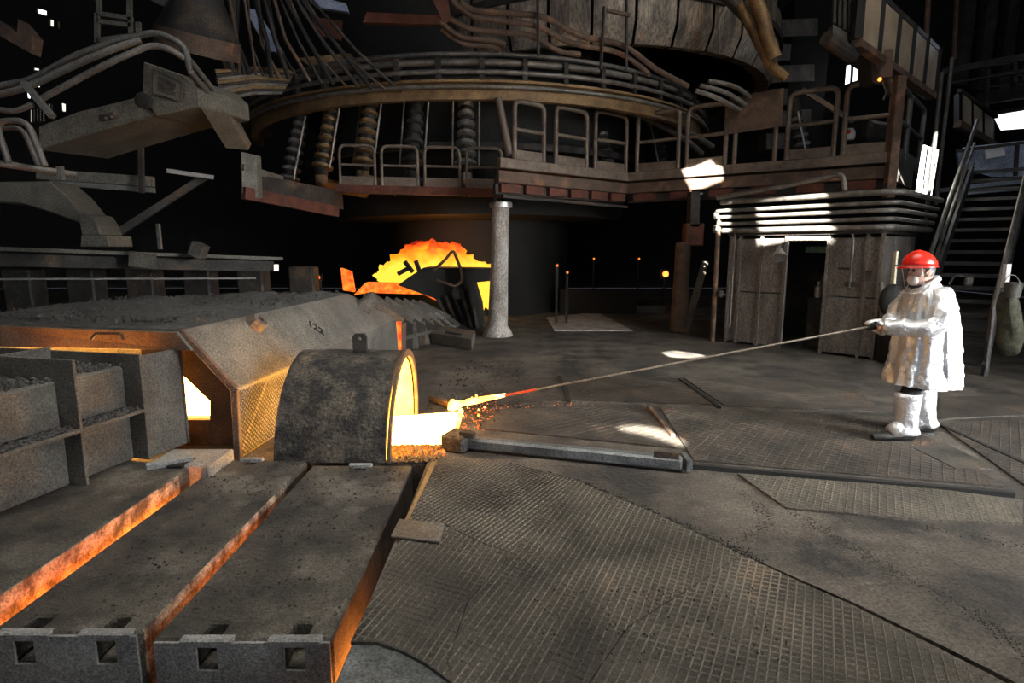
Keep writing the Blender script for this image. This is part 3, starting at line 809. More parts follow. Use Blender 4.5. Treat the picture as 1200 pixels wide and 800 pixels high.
# ------------------------------------------------------------------ columns under the platform
def column(name, label, pbase, ptop, r, m, seg=14):
    t = thing(name, label, 'column', pbase)
    p0, p1 = V(pbase), V(ptop)
    MB().tube([p0, lerp(p0, p1, .06), lerp(p0, p1, .3), lerp(p0, p1, .6), p1], [r * 1.22, r * 1.2, r * 1.12, r * 1.0, r], seg).build('shaft', m, t, smooth=50)
    return t
cl = column('support_column', 'pale limewashed column under the left end of the railed platform', (-0.314,12.445,0), (-0.233,12.5,2.732), .185, 'column')
MB().lathe([(.24, 0), (.24, .09), (.2, .12)], (-0.233,12.5,2.714), (0, 0, 1), 14).build('collar', 'shiny', cl, smooth=40)
for dx in (-.12, .12):
    MB().bar(V((-0.233,12.5,2.732)) + V((dx, 0, 0)), V((-0.231,12.5,3.375)) + V((dx, 0, 0)), .05, .05).build('hanger', 'dark', cl)
MB().lathe([(.34, 0), (.3, .1), (.24, .2)], (-0.314,12.445,0), (0, 0, 1), 12).build('footing', 'column', cl, smooth=30)
cl = column('support_post', 'thin brownish post left of the control cabin', (3.757,12.972,0), (3.876,13.3,1.979), .17, 'rust', 10)
MB().box((4.079,13.3,2.169), (.42, .3, .5)).build('head_block', 'redrust', cl, bev=.02)
MB().bar((3.871,12.836,0), (4.299,13,1.602), .12, .1).build('brace', 'box', cl)
MB().bar((4.071,13.3,2.339), (4.053,13.3,3.105), .3, .2).build('upper_post', 'dark', cl)
# ------------------------------------------------------------------ railed platform in the middle
DK = 3.65
PA, PB, PC = V((-.29, 12.0, DK)), V((2.77, 14.4, DK)), V((7.13, 11.33, DK))
pf = thing('railed_platform', 'rusty brown steel platform deck with deep edge beams above the dark bay', 'platform', (3, 13, DK - .7))
back = V((0, 3.5, 0))
MB().prism([PA, PB, PB + back, PA + back], (0, 0, -.12)).build('deck', 'rust', pf)
MB().prism([PB, PC, PC + V((2.2, 2.4, 0)), PB + back], (0, 0, -.12)).build('deck', 'rust', pf)
for a, b_ in ((PA, PB), (PB, PC)):
    d = (b_ - a).normalized()
    nn = V((d.y, -d.x, 0))
    for z, h, o, m in ((.0, .2, .05, 'rail'), (-.24, .24, .0, 'rust'), (-.5, .2, -.12, 'dark')):
        MB().bar(a + nn * o + V((0, 0, z - h / 2)), b_ + nn * o + V((0, 0, z - h / 2)), .1, h).build('edge_beam', m, pf, bev=.012)
    for k in range(6):
        p = lerp(a, b_, (k + .5) / 6) + nn * -.05 + V((0, 0, -.58))
        MB().box(p, (.5, .16, .17), math.atan2(d.y, d.x)).build('bracket', 'redrust', pf)
MB().bar(PC + V((-.02, -.08, -.85)), PC + V((-.02, -.08, 1.32)), .17, .14).build('corner_post', 'rust', pf, bev=.01)
MB().bar(PA + V((.1, 0, -.75)), PB + V((0, -.1, -.8)), .06, .06).build('under_pipe', 'dark', pf)
def guard_rail(p, q_, h, label, name='guard_rail', m='rail', r=.05, group='railing hoops of the platform', toe=True, mid=.52):
    p, q_ = V(p), V(q_)
    t = thing(name, label, 'railing', lerp(p, q_, .5), group)
    up = V((0, 0, h))
    MB().tube(fillet([p, p + up, q_ + up, q_], .16), r, 8).build('hoop', m, t, smooth=60)
    MB().tube([p + up * mid, q_ + up * mid], r * .85, 8).build('mid_rail', m, t, smooth=60)
    if toe:
        MB().bar(p + V((0, 0, .1)), q_ + V((0, 0, .1)), .02, .2).build('toe_board', m, t)
for p, q_, h, lab in (
        ((0.052,12.268,3.65), (0.67,12.753,3.65), 1.15, 'railing hoop nearest the pale column, first of the row'),
        ((0.939,12.964,3.65), (1.675,13.541,3.65), 1.2, 'second railing hoop from the pale column'),
        ((1.891,13.711,3.65), (2.719,14.36,3.65), 1.28, 'third railing hoop from the pale column, at the platform bend'),
        ((2.964,14.263,3.65), (3.777,13.691,3.65), 1.3, 'railing hoop just right of the platform bend'),
        ((3.938,13.577,3.65), (4.631,13.09,3.65), 1.3, 'railing hoop left of the brown sheet on two posts'),
        ((5.639,12.38,3.65), (6.336,11.889,3.65), 1.3, 'railing hoop right of the brown sheet on two posts'),
        ((6.469,11.795,3.65), (7.08,11.365,3.65), 1.3, 'railing hoop beneath the lamp box at the platform corner')):
    guard_rail(p, q_, h, lab)
sb = thing('sheet_board', 'blank brown steel sheet on two posts between railing hoops', 'board', (5.135,12.735,3.65))
for k in ((4.792,12.976,3.65), (5.451,12.512,3.65)):
    MB().tube([k, V(k) + V((0, 0, 1.0))], .05, 8).build('post', 'rail', sb, smooth=60)
MB().bar(V((4.69,13.048,3.65)) + V((-.06, -.06, 1.0)), V((5.559,12.436,3.65)) + V((-.06, -.06, 1.04)), .03, .74).build('sheet', 'rust', sb)
tag(MB().tube([(-0.051,12.1,3.724), (-0.275,12.3,4.847)], .075, 8).build('leaning_bar', 'rail', smooth=60), 'stout leaning bar at the left end of the platform railing', 'bar')
# side rails of the platform on the right
for i, (p, q_) in enumerate(((PC + V((.1, .15, 0)), PC + V((1.0, 1.15, 0))), (PC + V((1.05, 1.2, 0)), PC + V((2.2, 2.45, 0))))):
    guard_rail(p, q_, 1.3, ('grey side railing just behind the platform corner post', 'grey side railing beside the stair head')[i], m='grey', group='grey side railings')
tag(MB().bar(PC + V((.1, .1, -.25)), PC + V((1.6, 1.8, -.25)), .1, .5).build('side_sheet', 'box'), 'grey sheet under the grey side railing', 'sheet')
# lamp box above the corner
lb = thing('lamp_box', 'brown tapered lamp box with a small orange lamp above the platform corner', 'lamp', (6.68,11.2,5.021))
MB().prism([(6.487,11.2,5.414), (6.903,11.2,5.429), (6.937,11.2,4.948), (6.736,11.2,4.933)], (.05, .3, 0)).build('housing', 'rust', lb, bev=.01)
MB().prism([(6.496,11.21,5.388), (6.725,11.21,4.95), (6.729,11.25,4.843), (6.631,11.3,4.886)], (-.05, .3, 0)).build('shroud', 'dark', lb)
MB().ball((6.678,11.15,4.89), .035).build('bulb', 'lamp', lb)
MB().tube(fillet([(6.759,11.2,4.859), (6.855,11.2,4.682), (6.807,11.2,4.534), (6.844,11.25,4.635)], .1), .012, 5).build('cable', 'grey', lb)
MB().bar((6.904,11.3,4.975), (7.019,11.33,4.655), .06, .06).build('bracket', 'rust', lb)
hp = thing('red_white_drum', 'small red and white object lying on the platform behind the railing', 'drum', (6.843,12.3,4.006))
MB().lathe([(.1, 0), (.12, .05), (.12, .15), (.08, .22)], (6.84,12.3,4.04), (0, 0, 1), 10).build('drum_body', 'white', hp, smooth=40)
MB().ball((6.81,12.3,4.173), (.12, .12, .07)).build('drum_cap', 'red', hp, smooth=60)
tag(MB().box((7.422,12.6,4.213), (.9, .6, .42), .5).build('machine_case', 'dark', bev=.08), 'dark machine case on the platform behind the corner hoop', 'machine')
tag(MB().bar((6.632,14,5.448), (7.586,13.5,4.637), .16, .1).build('inclined_beam', 'rail'), 'pale sloping beam behind the right railing hoops', 'beam')
# ------------------------------------------------------------------ control cabin with pipes round its head
C0 = V((6.07, 9.63, 0))
ca, cb = V((-.679, .734, 0)), V((.734, .679, 0))
def cw(u, w, z):
    return C0 + ca * u + cb * w + V((0, 0, z))
def cq(mb, u0, u1, w0, w1, z0, z1):
    return mb.prism([cw(u0, w0, z0), cw(u1, w0, z0), cw(u1, w1, z0), cw(u0, w1, z0)], (0, 0, z1 - z0))
cbn = thing('control_cabin', 'grey sheet metal cabin with an open doorway beneath the platform', 'cabin', tuple(cw(1.3, .9, 0)))
CL = 2.7
us = [0, .3, .78, 1.38, 2.05, 2.62]
for u0, u1 in ((.0, .21), (.23, .8), (1.55, 1.98), (2.0, 2.4), (2.42, 2.6)):
    cq(MB(), u0 + .01, u1 - .01, 0, .04, .04, 1.02).build('wall_panel', 'cabin', cbn, bev=.006)
    cq(MB(), u0 + .01, u1 - .01, 0, .04, 1.04, 2.04).build('wall_panel', 'cabin', cbn, bev=.006)
for u in (0, .22, .82, 1.54, 1.99, 2.41, 2.61):
    cq(MB(), u - .025, u + .025, -.025, .05, 0, 2.1).build('upright', 'cabin', cbn)
cq(MB(), .82, 1.54, -.02, .05, 2.0, 2.1).build('lintel', 'cabin', cbn)
cq(MB(), 0, 2.65, -.06, 2.0, 2.1, 2.16).build('roof_sheet', 'dark', cbn)
cq(MB(), 0, 2.65, 1.95, 2.0, 0, 2.1).build('back_sheet', 'dark', cbn)
cq(MB(), 2.6, 2.65, .05, 1.95, 0, 2.1).build('side_sheet', 'cabin', cbn)
for w0 in (.06, .7, 1.33):
    cq(MB(), 0, .04, w0, w0 + .6, .04, 2.06).build('side_panel', 'cabin', cbn, bev=.006)
cq(MB(), .2, .5, -.07, -.03, 1.22, 1.3).build('bracket', 'dark', cbn)
cq(MB(), .1, .2, -.06, -.03, 1.32, 1.5).build('bracket', 'dark', cbn)
cq(MB(), .4, .62, -.06, -.03, 1.5, 1.54).build('bracket', 'dark', cbn)
# things inside the doorway
tag(cq(MB(), .86, 1.0, 1.1, 1.5, .0, 1.72).build('locker', 'green', bev=.01), 'pale green locker glimpsed through the cabin doorway', 'locker')
tag(cq(MB(), .9, 1.7, 1.3, 1.8, 1.78, 1.9).build('shelf_box', 'green'), 'pale green box high inside the cabin doorway', 'box')
tag(cq(MB(), .9, 1.3, .5, .9, .0, .95).build('machine_case', 'dark', bev=.03), 'dark machine seen low inside the cabin doorway', 'machine')
tag(MB().lathe([(.06, 0), (.07, .04), (.07, .2), (.03, .24), (.03, .3)], cw(1.15, .62, .95), (0, 0, 1), 10).build('metal_flask', 'shiny', smooth=40), 'shiny flask standing on the machine inside the cabin doorway', 'flask')
tag(MB().tube([cw(1.0, .85, .9), cw(.98, .83, 1.35), cw(.96, .8, 1.5)], [.18, .2, .08], 10).build('hanging_coat', 'bluegrey', smooth=60), 'blue grey coat hanging inside the cabin doorway', 'coat')
lampf = thing('cabin_floodlight', 'small round floodlight on the cabin wall left of the doorway', 'floodlight', tuple(cw(1.55, -.1, 1.8)))
MB().lathe([(.04, -.12), (.06, -.02), (.12, .1), (.13, .14)], cw(1.6, -.15, 1.8), (-.2, -.6, -.75), 12).build('reflector', 'pipe', lampf, smooth=40)
MB().bar(cw(1.6, 0, 1.95), cw(1.6, -.15, 1.85), .04, .04).build('bracket', 'dark', lampf)
# horizontal pipes
zs = (2.2, 2.33, 2.46, 2.58, 2.74)
for i, z in enumerate(zs):
    pts = fillet([cw(2.75 + .1 * (i % 2), -.1 - .03 * i, z), cw(-.12 - .03 * i, -.1 - .03 * i, z), cw(-.12 - .03 * i, 2.4, z)], .25)
    tag(MB().tube(pts, .05 if i in (0, 4) else .035, 8).build('cabin_pipe', 'pipe', smooth=60), ('lowest and thickest of the pipes wrapped round the cabin head', 'second lowest pipe wrapped round the cabin head', 'middle pipe wrapped round the cabin head', 'fourth pipe up wrapped round the cabin head', 'topmost pipe wrapped round the cabin head')[i], 'pipe', 'pipes round the cabin head')
tag(MB().tube(fillet([cw(2.8, -.28, 2.82), cw(1.5, -.28, 2.95), cw(.6, -.28, 3.08), cw(.55, -.28, 2.8)], .15), .04, 8).build('cabin_pipe', 'pipe', smooth=60), 'pipe rising and hooking down above the cabin pipes', 'pipe')
tag(MB().tube(fillet([cw(2.82, -.1, 2.5), cw(2.84, -.1, 2.2), cw(2.84, -.1, 0)], .1), .05, 8).build('down_pipe', 'rust', smooth=60), 'rusty pipe standing at the left corner of the cabin', 'pipe')
tag(MB().tube(fillet([cw(2.5, -.08, 2.15), cw(2.5, -.08, .35), cw(2.56, -.08, .3)], .05), .022, 6).build('thin_pipe', 'pipe', smooth=60), 'thin conduit on the left panel of the cabin', 'pipe')
vl = thing('pipe_valve', 'valve with short handle on the pipe at the cabin left corner', 'valve', tuple(cw(2.7, -.12, .95)))
MB().lathe([(.05, 0), (.07, .04), (.07, .1), (.05, .14)], cw(2.72, -.12, .9), (0, 0, 1), 10).build('valve_body', 'dark', vl)
MB().bar(cw(2.85, -.12, .97), cw(2.5, -.12, .95), .03, .03).build('valve_handle', 'pipe', vl)
tag(MB().tube(fillet([cw(.45, -.05, 2.1), cw(.42, -.06, 2.0), cw(.42, -.06, 1.2)], .06), .02, 6).build('thin_pipe', 'pipe', smooth=60), 'thin conduit right of the cabin doorway', 'pipe')
for i, z in enumerate((2.24, 2.5)):
    tag(MB().lathe([(.05, -.05), (.08, -.03), (.08, .03), (.05, .05)], cw(2.86, -.15, z), ca, 10).build('pipe_flange', 'shiny', smooth=40), ('lower bright flange at the left pipe ends', 'upper bright flange at the left pipe ends')[i], 'flange')
# clutter at the cabin's right corner
tag(MB().bar((5.826,8.9,1.25), (5.819,8.9,1.818), .08, .03).build('name_strip', 'strap'), 'upright pale strip on the cabin side left of the helmet', 'strip')
dr = thing('black_gas_drum', 'black round drum and hoses behind the workers arms', 'drum', (6.289,9.374,0))
MB().lathe([(.3, 0), (.33, .05), (.33, .75), (.28, .85)], (6.394,9.447,0), (0, 0, 1), 16).build('drum_body', 'black', dr, smooth=40)
MB().ball((5.648,8.6,1.093), (.2, .12, .25)).build('hose_bundle', 'black', dr, smooth=60)
MB().tube([(5.646,8.9,1.354), (5.637,8.8,0.815)], .03, 6).build('hose', 'pipe', dr)
# ------------------------------------------------------------------ steel stair on the right
st = thing('steel_stair', 'dark steel stair of many open treads climbing behind the worker', 'stair', (7.2, 9, 0))
SL0, SL1 = V((6.27, 8.98, 0)), V((9.55, 12.4, 3.45))
sw = V((.745, -.667, 0)) * .88
nst = 17
for i in range(1, nst + 1):
    p = lerp(SL0, SL1, i / nst)
    dd = V((.667, .745, 0)) * .25
    MB().prism([p, p + sw, p + sw + dd, p + dd], (0, 0, -.045)).build('tread', 'grey' if 0 else 'stair', st, bev=.004)
    MB().bar(p + V((0, 0, -.03)) - dd * .02, p + sw + V((0, 0, -.03)) - dd * .02, .02, .06).build('tread_nosing', 'stair', st)
for o, m in ((-.03, 'bluegrey'), (1.03, 'stair')):
    a, b_ = SL0 + sw * o, SL1 + sw * o
    MB().bar(a + V((0, 0, .05)), b_ + V((0, 0, .05)), .05, .3).build('stringer', 'stair', st)
for h, r in ((1.0, .035), (.55, .028)):
    MB().tube([SL0 + sw * -.05 + V((0, 0, h)), SL1 + sw * -.05 + V((0, 0, h))], r, 8).build('left_handrail', 'grey', st, smooth=60)
    MB().tube(fillet([SL0 + sw * 1.05 + V((0, 0, .15 if h < .9 else .1)), SL0 + sw * 1.05 + V((0, 0, h)), SL1 + sw * 1.05 + V((0, 0, h))], .12), r, 8).build('right_handrail', 'pipe', st, smooth=60)
MB().bar(SL0 + sw * 1.05, SL0 + sw * 1.05 + V((0, 0, 1.0)), .06, .06).build('newel_post', 'stair', st)
MB().bar(SL0 + sw * -.05, SL0 + sw * -.05 + V((0, 0, 1.0)), .06, .06).build('newel_post', 'stair', st)
for t in (.05, .4, .75):
    MB().tube([lerp(SL0, SL1, t) + sw * 1.05, lerp(SL0, SL1, t) + sw * 1.05 + V((0, 0, 1.0))], .028, 6).build('baluster', 'stair', st)
    MB().tube([lerp(SL0, SL1, t) + sw * -.05, lerp(SL0, SL1, t) + sw * -.05 + V((0, 0, 1.0))], .028, 6).build('baluster', 'stair', st)
lad = thing('stair_head_board', 'blue grey sheet with a pale paper patch at the head of the stair', 'panel', (10.139,12.6,3.387))
MB().prism([(9.607,13,3.918), (9.778,13,4.024), (10.761,12.4,4.074), (10.864,12.4,3.346), (10.305,12.8,3.377), (9.699,13,3.615)], (0, .06, 0)).build('sheet', 'bluegrey', lad)
MB().prism([(9.974,12.7,3.904), (10.279,12.6,3.957), (10.32,12.6,3.785), (10.014,12.7,3.731)], (0, .03, 0)).build('paper_patch', 'white', lad)
MB().bar((9.495,12.9,3.919), (10.678,12.3,4.023), .05, .06).build('frame_bar', 'dark', lad)
MB().bar((10.374,12.4,3.957), (10.422,12.4,3.346), .05, .06).build('frame_bar', 'dark', lad)
for i, y in enumerate(((212, 218), (226, 232))):
    tag(MB().prism([(9.853,12.9,3.228), (10.693,12.2,3.288), (10.705,12.2,3.203), (9.865,12.9,3.138)], (0, 1.0, -.0)).build('landing_tread', 'bluegrey', loc=None) if i == 0 else MB().prism([(9.627,12.7,3.065), (10.539,12,3.114), (10.548,12,3.048), (9.636,12.7,2.995)], (0, .3, 0)).build('landing_tread', 'bluegrey'), ('landing plate under the stair head sheet, blue light put into its colour', 'step just below the stair landing, blue light put into its colour')[i], 'step')  # blue light on these plates is put into their colour
# bag, bucket on the stair rail
bg = thing('sack', 'olive sack hanging from the right stair rail', 'sack', (6.933,8,0.391))
sm = MB()
rows = [(370, 1171, 1190), (350, 1169, 1193), (365, 1166, 1196), (385, 1168, 1198), (402, 1170, 1199), (414, 1176, 1194)]
prof = [(345, 1172, 1190), (358, 1168, 1194), (378, 1167, 1199), (398, 1169, 1199), (410, 1174, 1193), (415, 1180, 1188)]
cs = [(V((6.833,8,1.228)), .1), (V((6.853,8,1.075)), .13), (V((6.909,8,0.837)), .145), (V((6.95,8,0.621)), .15), (V((6.959,8,0.464)), .13), (V((6.97,8,0.379)), .08)]
sm.tube([c for c, r in cs], [r for c, r in cs], 12)
for i, v in enumerate(sm.v):
    sm.v[i] = v + V((.07, .05, .02)) * mnoise.noise(v * 7)
sm.build('sack_body', 'net', bg, smooth=80)
MB().tube([V((6.726,8,1.24)), V((6.857,8,1.31)), V((6.962,8,1.228))], .015, 6).build('sack_rope', 'net', bg)
bk = thing('bucket', 'small grey bucket above the olive sack on the stair rail', 'bucket', (6.81,7.9,1.201))
MB().lathe([(.085, 0), (.11, .2), (.095, .2), (.08, .02)], (6.767,7.85,1.205), (0, 0, 1), 14).build('bucket_body', 'grey', bk, smooth=40)
MB().tube(fillet([(6.627,7.85,1.389), (6.681,7.85,1.503), (6.773,7.85,1.503), (6.857,7.85,1.389)], .1), .008, 5).build('bucket_handle', 'pipe', bk)
tag(MB().box((6.818,8.05,1.483), (.09, .05, .32), .3).build('paper_note', 'white'), 'small white paper on the right stair rail above the bucket', 'paper')
ln = thing('hand_lamp', 'small lamp with a pale disc lying on the stair tread beside the worker', 'lamp', (6.871,8.9,1.354))
MB().lathe([(.05, 0), (.07, .03), (.07, .1)], (6.755,8.7,1.365), (1, -.7, 0), 12).build('lens', 'grey', ln)
MB().tube(fillet([(6.605,8.8,1.321), (6.679,8.8,1.462), (6.772,8.75,1.439)], .1), .02, 6).build('handle', 'dark', ln)
# white notice board by the stair
nb = thing('notice_board', 'tall white notice board with dark lines of lettering below the side railing', 'notice', (7.768,11.2,3.215))
NQ = [V(p) for p in ((7.48,11,2.84), (8.02,11.4,2.813), (8.066,11.4,3.693), (7.524,11,3.718))]
MB().prism(NQ, (-.02, .03, 0)).build('board', 'white', nb)
def nq(a, b_):
    return lerp(lerp(NQ[0], NQ[1], a), lerp(NQ[3], NQ[2], a), b_) + V((.012, -.012, 0))
for k in range(6):
    y = .28 + .1 * k
    MB().bar(nq(.5, y), nq(.5 + random.uniform(.2, .38), y), .012, .05, up=(0, 0, 1)).build('lettering', 'ink', nb)
MB().prism([nq(.08, .12), nq(.3, .12), nq(.3, .3), nq(.08, .3)], (.006, -.006, 0)).build('picture_patch', 'strap', nb)
for x, lab in (((8.269,11.6,4.599), 'dark pipe rising between the side railing and the stair'), ((7.621,10.9,4.142), 'thin dark pipe before the white notice board')):
    p = V(x)
    tag(MB().tube([p + V((0, 0, -1.9)), p + V((0, 0, .8))], .035, 8).build('riser_pipe', 'stair', smooth=60), lab, 'pipe')
# ------------------------------------------------------------------ upper galleries with cream panels
ga = thing('panel_gallery', 'upper gallery faced with cream panels between dark posts, climbing over the platform corner', 'gallery', (7.6, 12, 5.3))
GA, GB = V((5.75, 10.35, 5.3)), V((9.45, 13.75, 5.3))
gv = (GB - GA)
MB().bar(GA + V((0, 0, -.06)), GB + V((0, 0, -.06)), .16, .12).build('bottom_rail', 'rust', ga)
MB().bar(GA + V((0, 0, .92)), GB + V((0, 0, .92)), .1, .1).build('top_rail', 'dark', ga)
for k in range(6):
    t = k / 5
    MB().bar(GA + gv * t, GA + gv * t + V((0, 0, .95)), .14, .12).build('post', 'black', ga)
    if k < 5:
        a, b_ = GA + gv * (t + .015), GA + gv * (t + .185)
        MB().prism([a, b_, b_ + V((0, 0, .86)), a + V((0, 0, .86))], (.03, -.03, 0)).build('panel', 'cream', ga)
MB().prism([GA + V((0, 0, -.1)), GB + V((0, 0, -.1)), GB + V((2.0, -1.2, -.1)), GA + V((2.0, -1.2, -.1))], (0, 0, .05)).build('gallery_floor', 'black', ga) if 0 else MB().prism([GA + V((0, .2, -.1)), GB + V((0, .2, -.1)), GB + V((-.3, .3, -.1)), GA + V((-.3, .3, -.1))], (0, 0, .05)).build('gallery_floor', 'black', ga)
gc = thing('barred_cage', 'cage of dark bars with a rounded bottom edge left of the cream panels', 'cage', (5.383,10.2,5.462))
for k in range(5):
    MB().bar(lerp((5.294,10.3,5.994), (5.775,10.6,6.168), k / 4), lerp((5.321,10.3,5.524), (5.827,10.6,5.441), k / 4), .05, .05).build('bar', 'dark', gc)
MB().tube([(5.161,10.2,5.279), (5.802,10.5,5.082)], .12, 10).build('bottom_roll', 'dark', gc)
MB().prism([(5.307,10.3,5.524), (5.828,10.6,5.428), (5.852,10.6,5.168), (5.327,10.3,5.287)], (.1, .4, 0)).build('skirt_sheet', 'box', gc)
g2 = thing('panel_gallery', 'further short gallery of three cream panels above the stair head', 'gallery', (12.269,16,5.004))
for k, (a, b_, c, d) in enumerate((((10.389,14,4.703), (11.13,14.7,4.727), (11.05,14.7,5.376), (10.31,14,5.356)), ((11.425,15,4.746), (12.273,15.8,4.773), (12.193,15.8,5.409), (11.345,15,5.388)), ((12.502,16,4.766), (13.538,17,4.834), (13.458,17,5.453), (12.422,16,5.39)))):
    MB().prism([a, b_, c, d], (.05, .05, 0)).build('panel', 'cream', g2)
MB().bar((10.198,13.9,4.682), (13.813,17.2,4.729), .14, .16).build('bottom_rail', 'rust', g2)
MB().bar((10.15,13.9,5.404), (13.707,17.2,5.541), .08, .08).build('top_rail', 'dark', g2)
MB().prism([(10.465,14.2,4.686), (14.004,17.5,4.78), (13.906,17.5,5.536), (10.373,14.2,5.444)], (.1, .3, 0)).build('back_sheet', 'black', g2)
wk = thing('high_walkway', 'dark railed walkway crossing high at the right edge', 'walkway', (13.263,17,6.221))
for a, b_, wd_, hh in (((11.906,17,6.69), (12.94,15,6.549), .1, .16), ((12.108,17,6.378), (12.985,15,6.237), .06, .06), ((13.058,17,5.974), (13.058,15,5.726), .3, .3), ((13.228,17,5.567), (13.11,15,5.368), .08, .08), ((12.992,17,6.49), (13.002,15,6.12), .05, .05), ((13.018,17,6.289), (13.03,15,5.923), .05, .05)):
    MB().bar(a, b_, wd_, hh).build('walkway_beam', 'stair', wk)
for p, q_ in (((12.817,16.6,6.62), (12.92,16.6,5.457)), ((13.008,16,6.697), (13.15,16,5.816))):
    MB().bar(p, q_, .1, .1).build('walkway_post', 'stair', wk)
for i, (x, y0, y1) in enumerate(((1088, -10, 60), (1082, -10, 40))):
    tag(MB().tube([(9.959,15,8.021), (10.021,15,6.549)] if i == 0 else [(12.048,17,8.845), (12.176,17,7.001)], .06, 8).build('riser_pipe', 'rust', smooth=60), ('thin rusty riser behind the cream panel gallery', 'second rusty riser further right at the top')[i], 'pipe')
for i in range(4):
    p = V((14.562,20,8.686)) + V((i * .9, i * .25, 0))
    tag(MB().box(p, (.35, .3, 3.2)).build('wall_stanchion', 'dark'), ('leftmost', 'second', 'third', 'rightmost')[i] + ' dim stanchion in the upper right darkness', 'stanchion', 'upper right stanchions')
# ------------------------------------------------------------------ blast furnace: shell, bustle main, ring platform, tuyeres
FX, FY = -1.0, 19.0
fu = thing('blast_furnace', 'huge dark blast furnace shell rising behind the platform', 'furnace', (FX, FY, 0))
MB().lathe([(4.4, 2.7), (4.7, 4.2), (5.0, 5.6), (5.0, 7.2), (4.6, 12)], (FX, FY, 0), (0, 0, 1), 40, cap=False).build('shell', 'black', fu, smooth=40)
MB().lathe([(2.8, 0), (2.8, 2.65), (4.4, 2.75)], (FX, FY, 0), (0, 0, 1), 32).build('hearth', 'black', fu, smooth=40)
for z in (4.2, 5.6):
    MB().lathe([(5.05, z - .08), (5.2, z - .08), (5.2, z + .08), (5.05, z + .08)], (FX, FY, 0), (0, 0, 1), 40, cap=False).build('shell_band', 'dark', fu, smooth=40)
bl = thing('furnace_belly', 'giant round furnace belly of streaked staves overhead at the upper right', 'furnace', (2.1, 18, 6.1))
nst_ = 36
for k in range(nst_):
    a0 = 2 * math.pi * k / nst_
    MB().lathe([(4.7, 6.15), (5.0, 6.1), (5.2, 6.5), (5.22, 7.6), (5.1, 7.7), (5.1, 9.4), (4.9, 11.5)], (2.1, 18, 0), (0, 0, 1), 3, a0 + .006, a0 + 2 * math.pi / nst_ - .006, cap=False).build('stave', 'furnace', bl, smooth=30)
MB().lathe([(4.6, 6.3), (4.9, 6.4), (4.8, 11.4)], (2.1, 18, 0), (0, 0, 1), 40, cap=False).build('inner_jacket', 'black', bl, smooth=40)
for z in (7.05, 8.6):
    MB().lathe([(5.15, z - .07), (5.3, z - .07), (5.3, z + .07), (5.15, z + .07)], (2.1, 18, 0), (0, 0, 1), 48, cap=False).build('belly_band', 'dark', bl, smooth=30)
rg = thing('ring_girder', 'ochre curved ring girder and pipes circling the furnace above the tuyeres', 'ring girder', (FX, FY, 5))
def arc(rad, z, a0, a1, n=30):
    return [(FX + rad * math.cos(R(a0 + (a1 - a0) * k / n)), FY + rad * math.sin(R(a0 + (a1 - a0) * k / n)), z) for k in range(n + 1)]
def flatring(r0, r1, z0, z1, a0, a1, n=30):
    mb = MB()
    A, B_ = arc(r0, z0, a0, a1, n), arc(r1, z0, a0, a1, n)
    for k in range(n):
        mb.prism([A[k], A[k + 1], B_[k + 1], B_[k]], (0, 0, z1 - z0))
    return mb
flatring(6.45, 6.6, 4.85, 5.15, -170, -8).build('girder_web', 'ochre', rg)
flatring(6.2, 6.75, 5.15, 5.2, -170, -8).build('girder_flange', 'ochre', rg)
for rad, z, r in ((6.75, 5.34, .05), (6.65, 5.55, .07), (6.5, 5.75, .05), (6.8, 5.05, .04)):
    MB().tube(arc(rad, z, -172, -5), r, 8).build('ring_pipe', 'pipe', rg, smooth=60)
for k in range(22):
    a = R(-168 + k * 7.4)
    MB().box((FX + 6.7 * math.cos(a), FY + 6.7 * math.sin(a), 5.4), (.14, .1, .42), a).build('pipe_clip', 'dark', rg)
labs = ['far left tuyere stock, dull grey and leaning', 'second tuyere stock from the left, with copper glints', 'third tuyere stock from the left', 'bright ringed tuyere stock above the lower railing, nearest the column',
        'tuyere stock seen through the first two platform hoops', 'tuyere stock seen through the third platform hoop', 'tuyere stock seen through the hoop right of the bend', 'tuyere stock seen right of the brown sheet', 'tuyere stock leaning low at the lower railing left end']
for i, (px, m) in enumerate((((-4.472,14.6,4.431), 'ochre'), ((-3.355,14,4.457), 'ochre'), ((-2.253,13.9,4.439), 'dark'), ((-1.043,13.7,4.364), 'shiny'), ((1.182,15.2,4.393), 'dark'), ((2.338,15.6,4.461), 'pipe'), ((3.943,16.2,4.473), 'dark'), ((7.932,16.5,4.612), 'grey'), ((-5.49,15.2,4.228), 'grey'))):
    p = V(px)
    t = thing('tuyere_stock', labs[i], 'tuyere stock', tuple(p + V((0, 0, -.8))), 'tuyere stocks round the furnace')
    inw = V((FX - p.x, FY - p.y, 0)).normalized()
    axv = (V((0, 0, 1)) + inw * .25).normalized()
    for k in range(7):
        h = -.7 + k * .23
        MB().lathe([(.15, h), (.25 - .012 * k, h + .03), (.25 - .012 * k, h + .1), (.15, h + .13)], p, axv, 16).build('bellows_ring', m, t, smooth=40)
    MB().lathe([(.15, -.85), (.15, 1.3)], p, axv, 14).build('stock_pipe', 'dark', t, smooth=60)
    e0 = p - axv * .85
    MB().tube(fillet([e0, e0 - V((0, 0, .2)), e0 + inw * 1.3 - V((0, 0, .3))], .2), .15, 12).build('blowpipe', m, t, smooth=60)
    for sgn in (-1, 1):
        sd = V((-inw.y, inw.x, 0)) * .3 * sgn
        MB().tube([p - axv * .7 + sd, p + axv * .9 + sd], .022, 6).build('tie_rod', 'shiny', t)
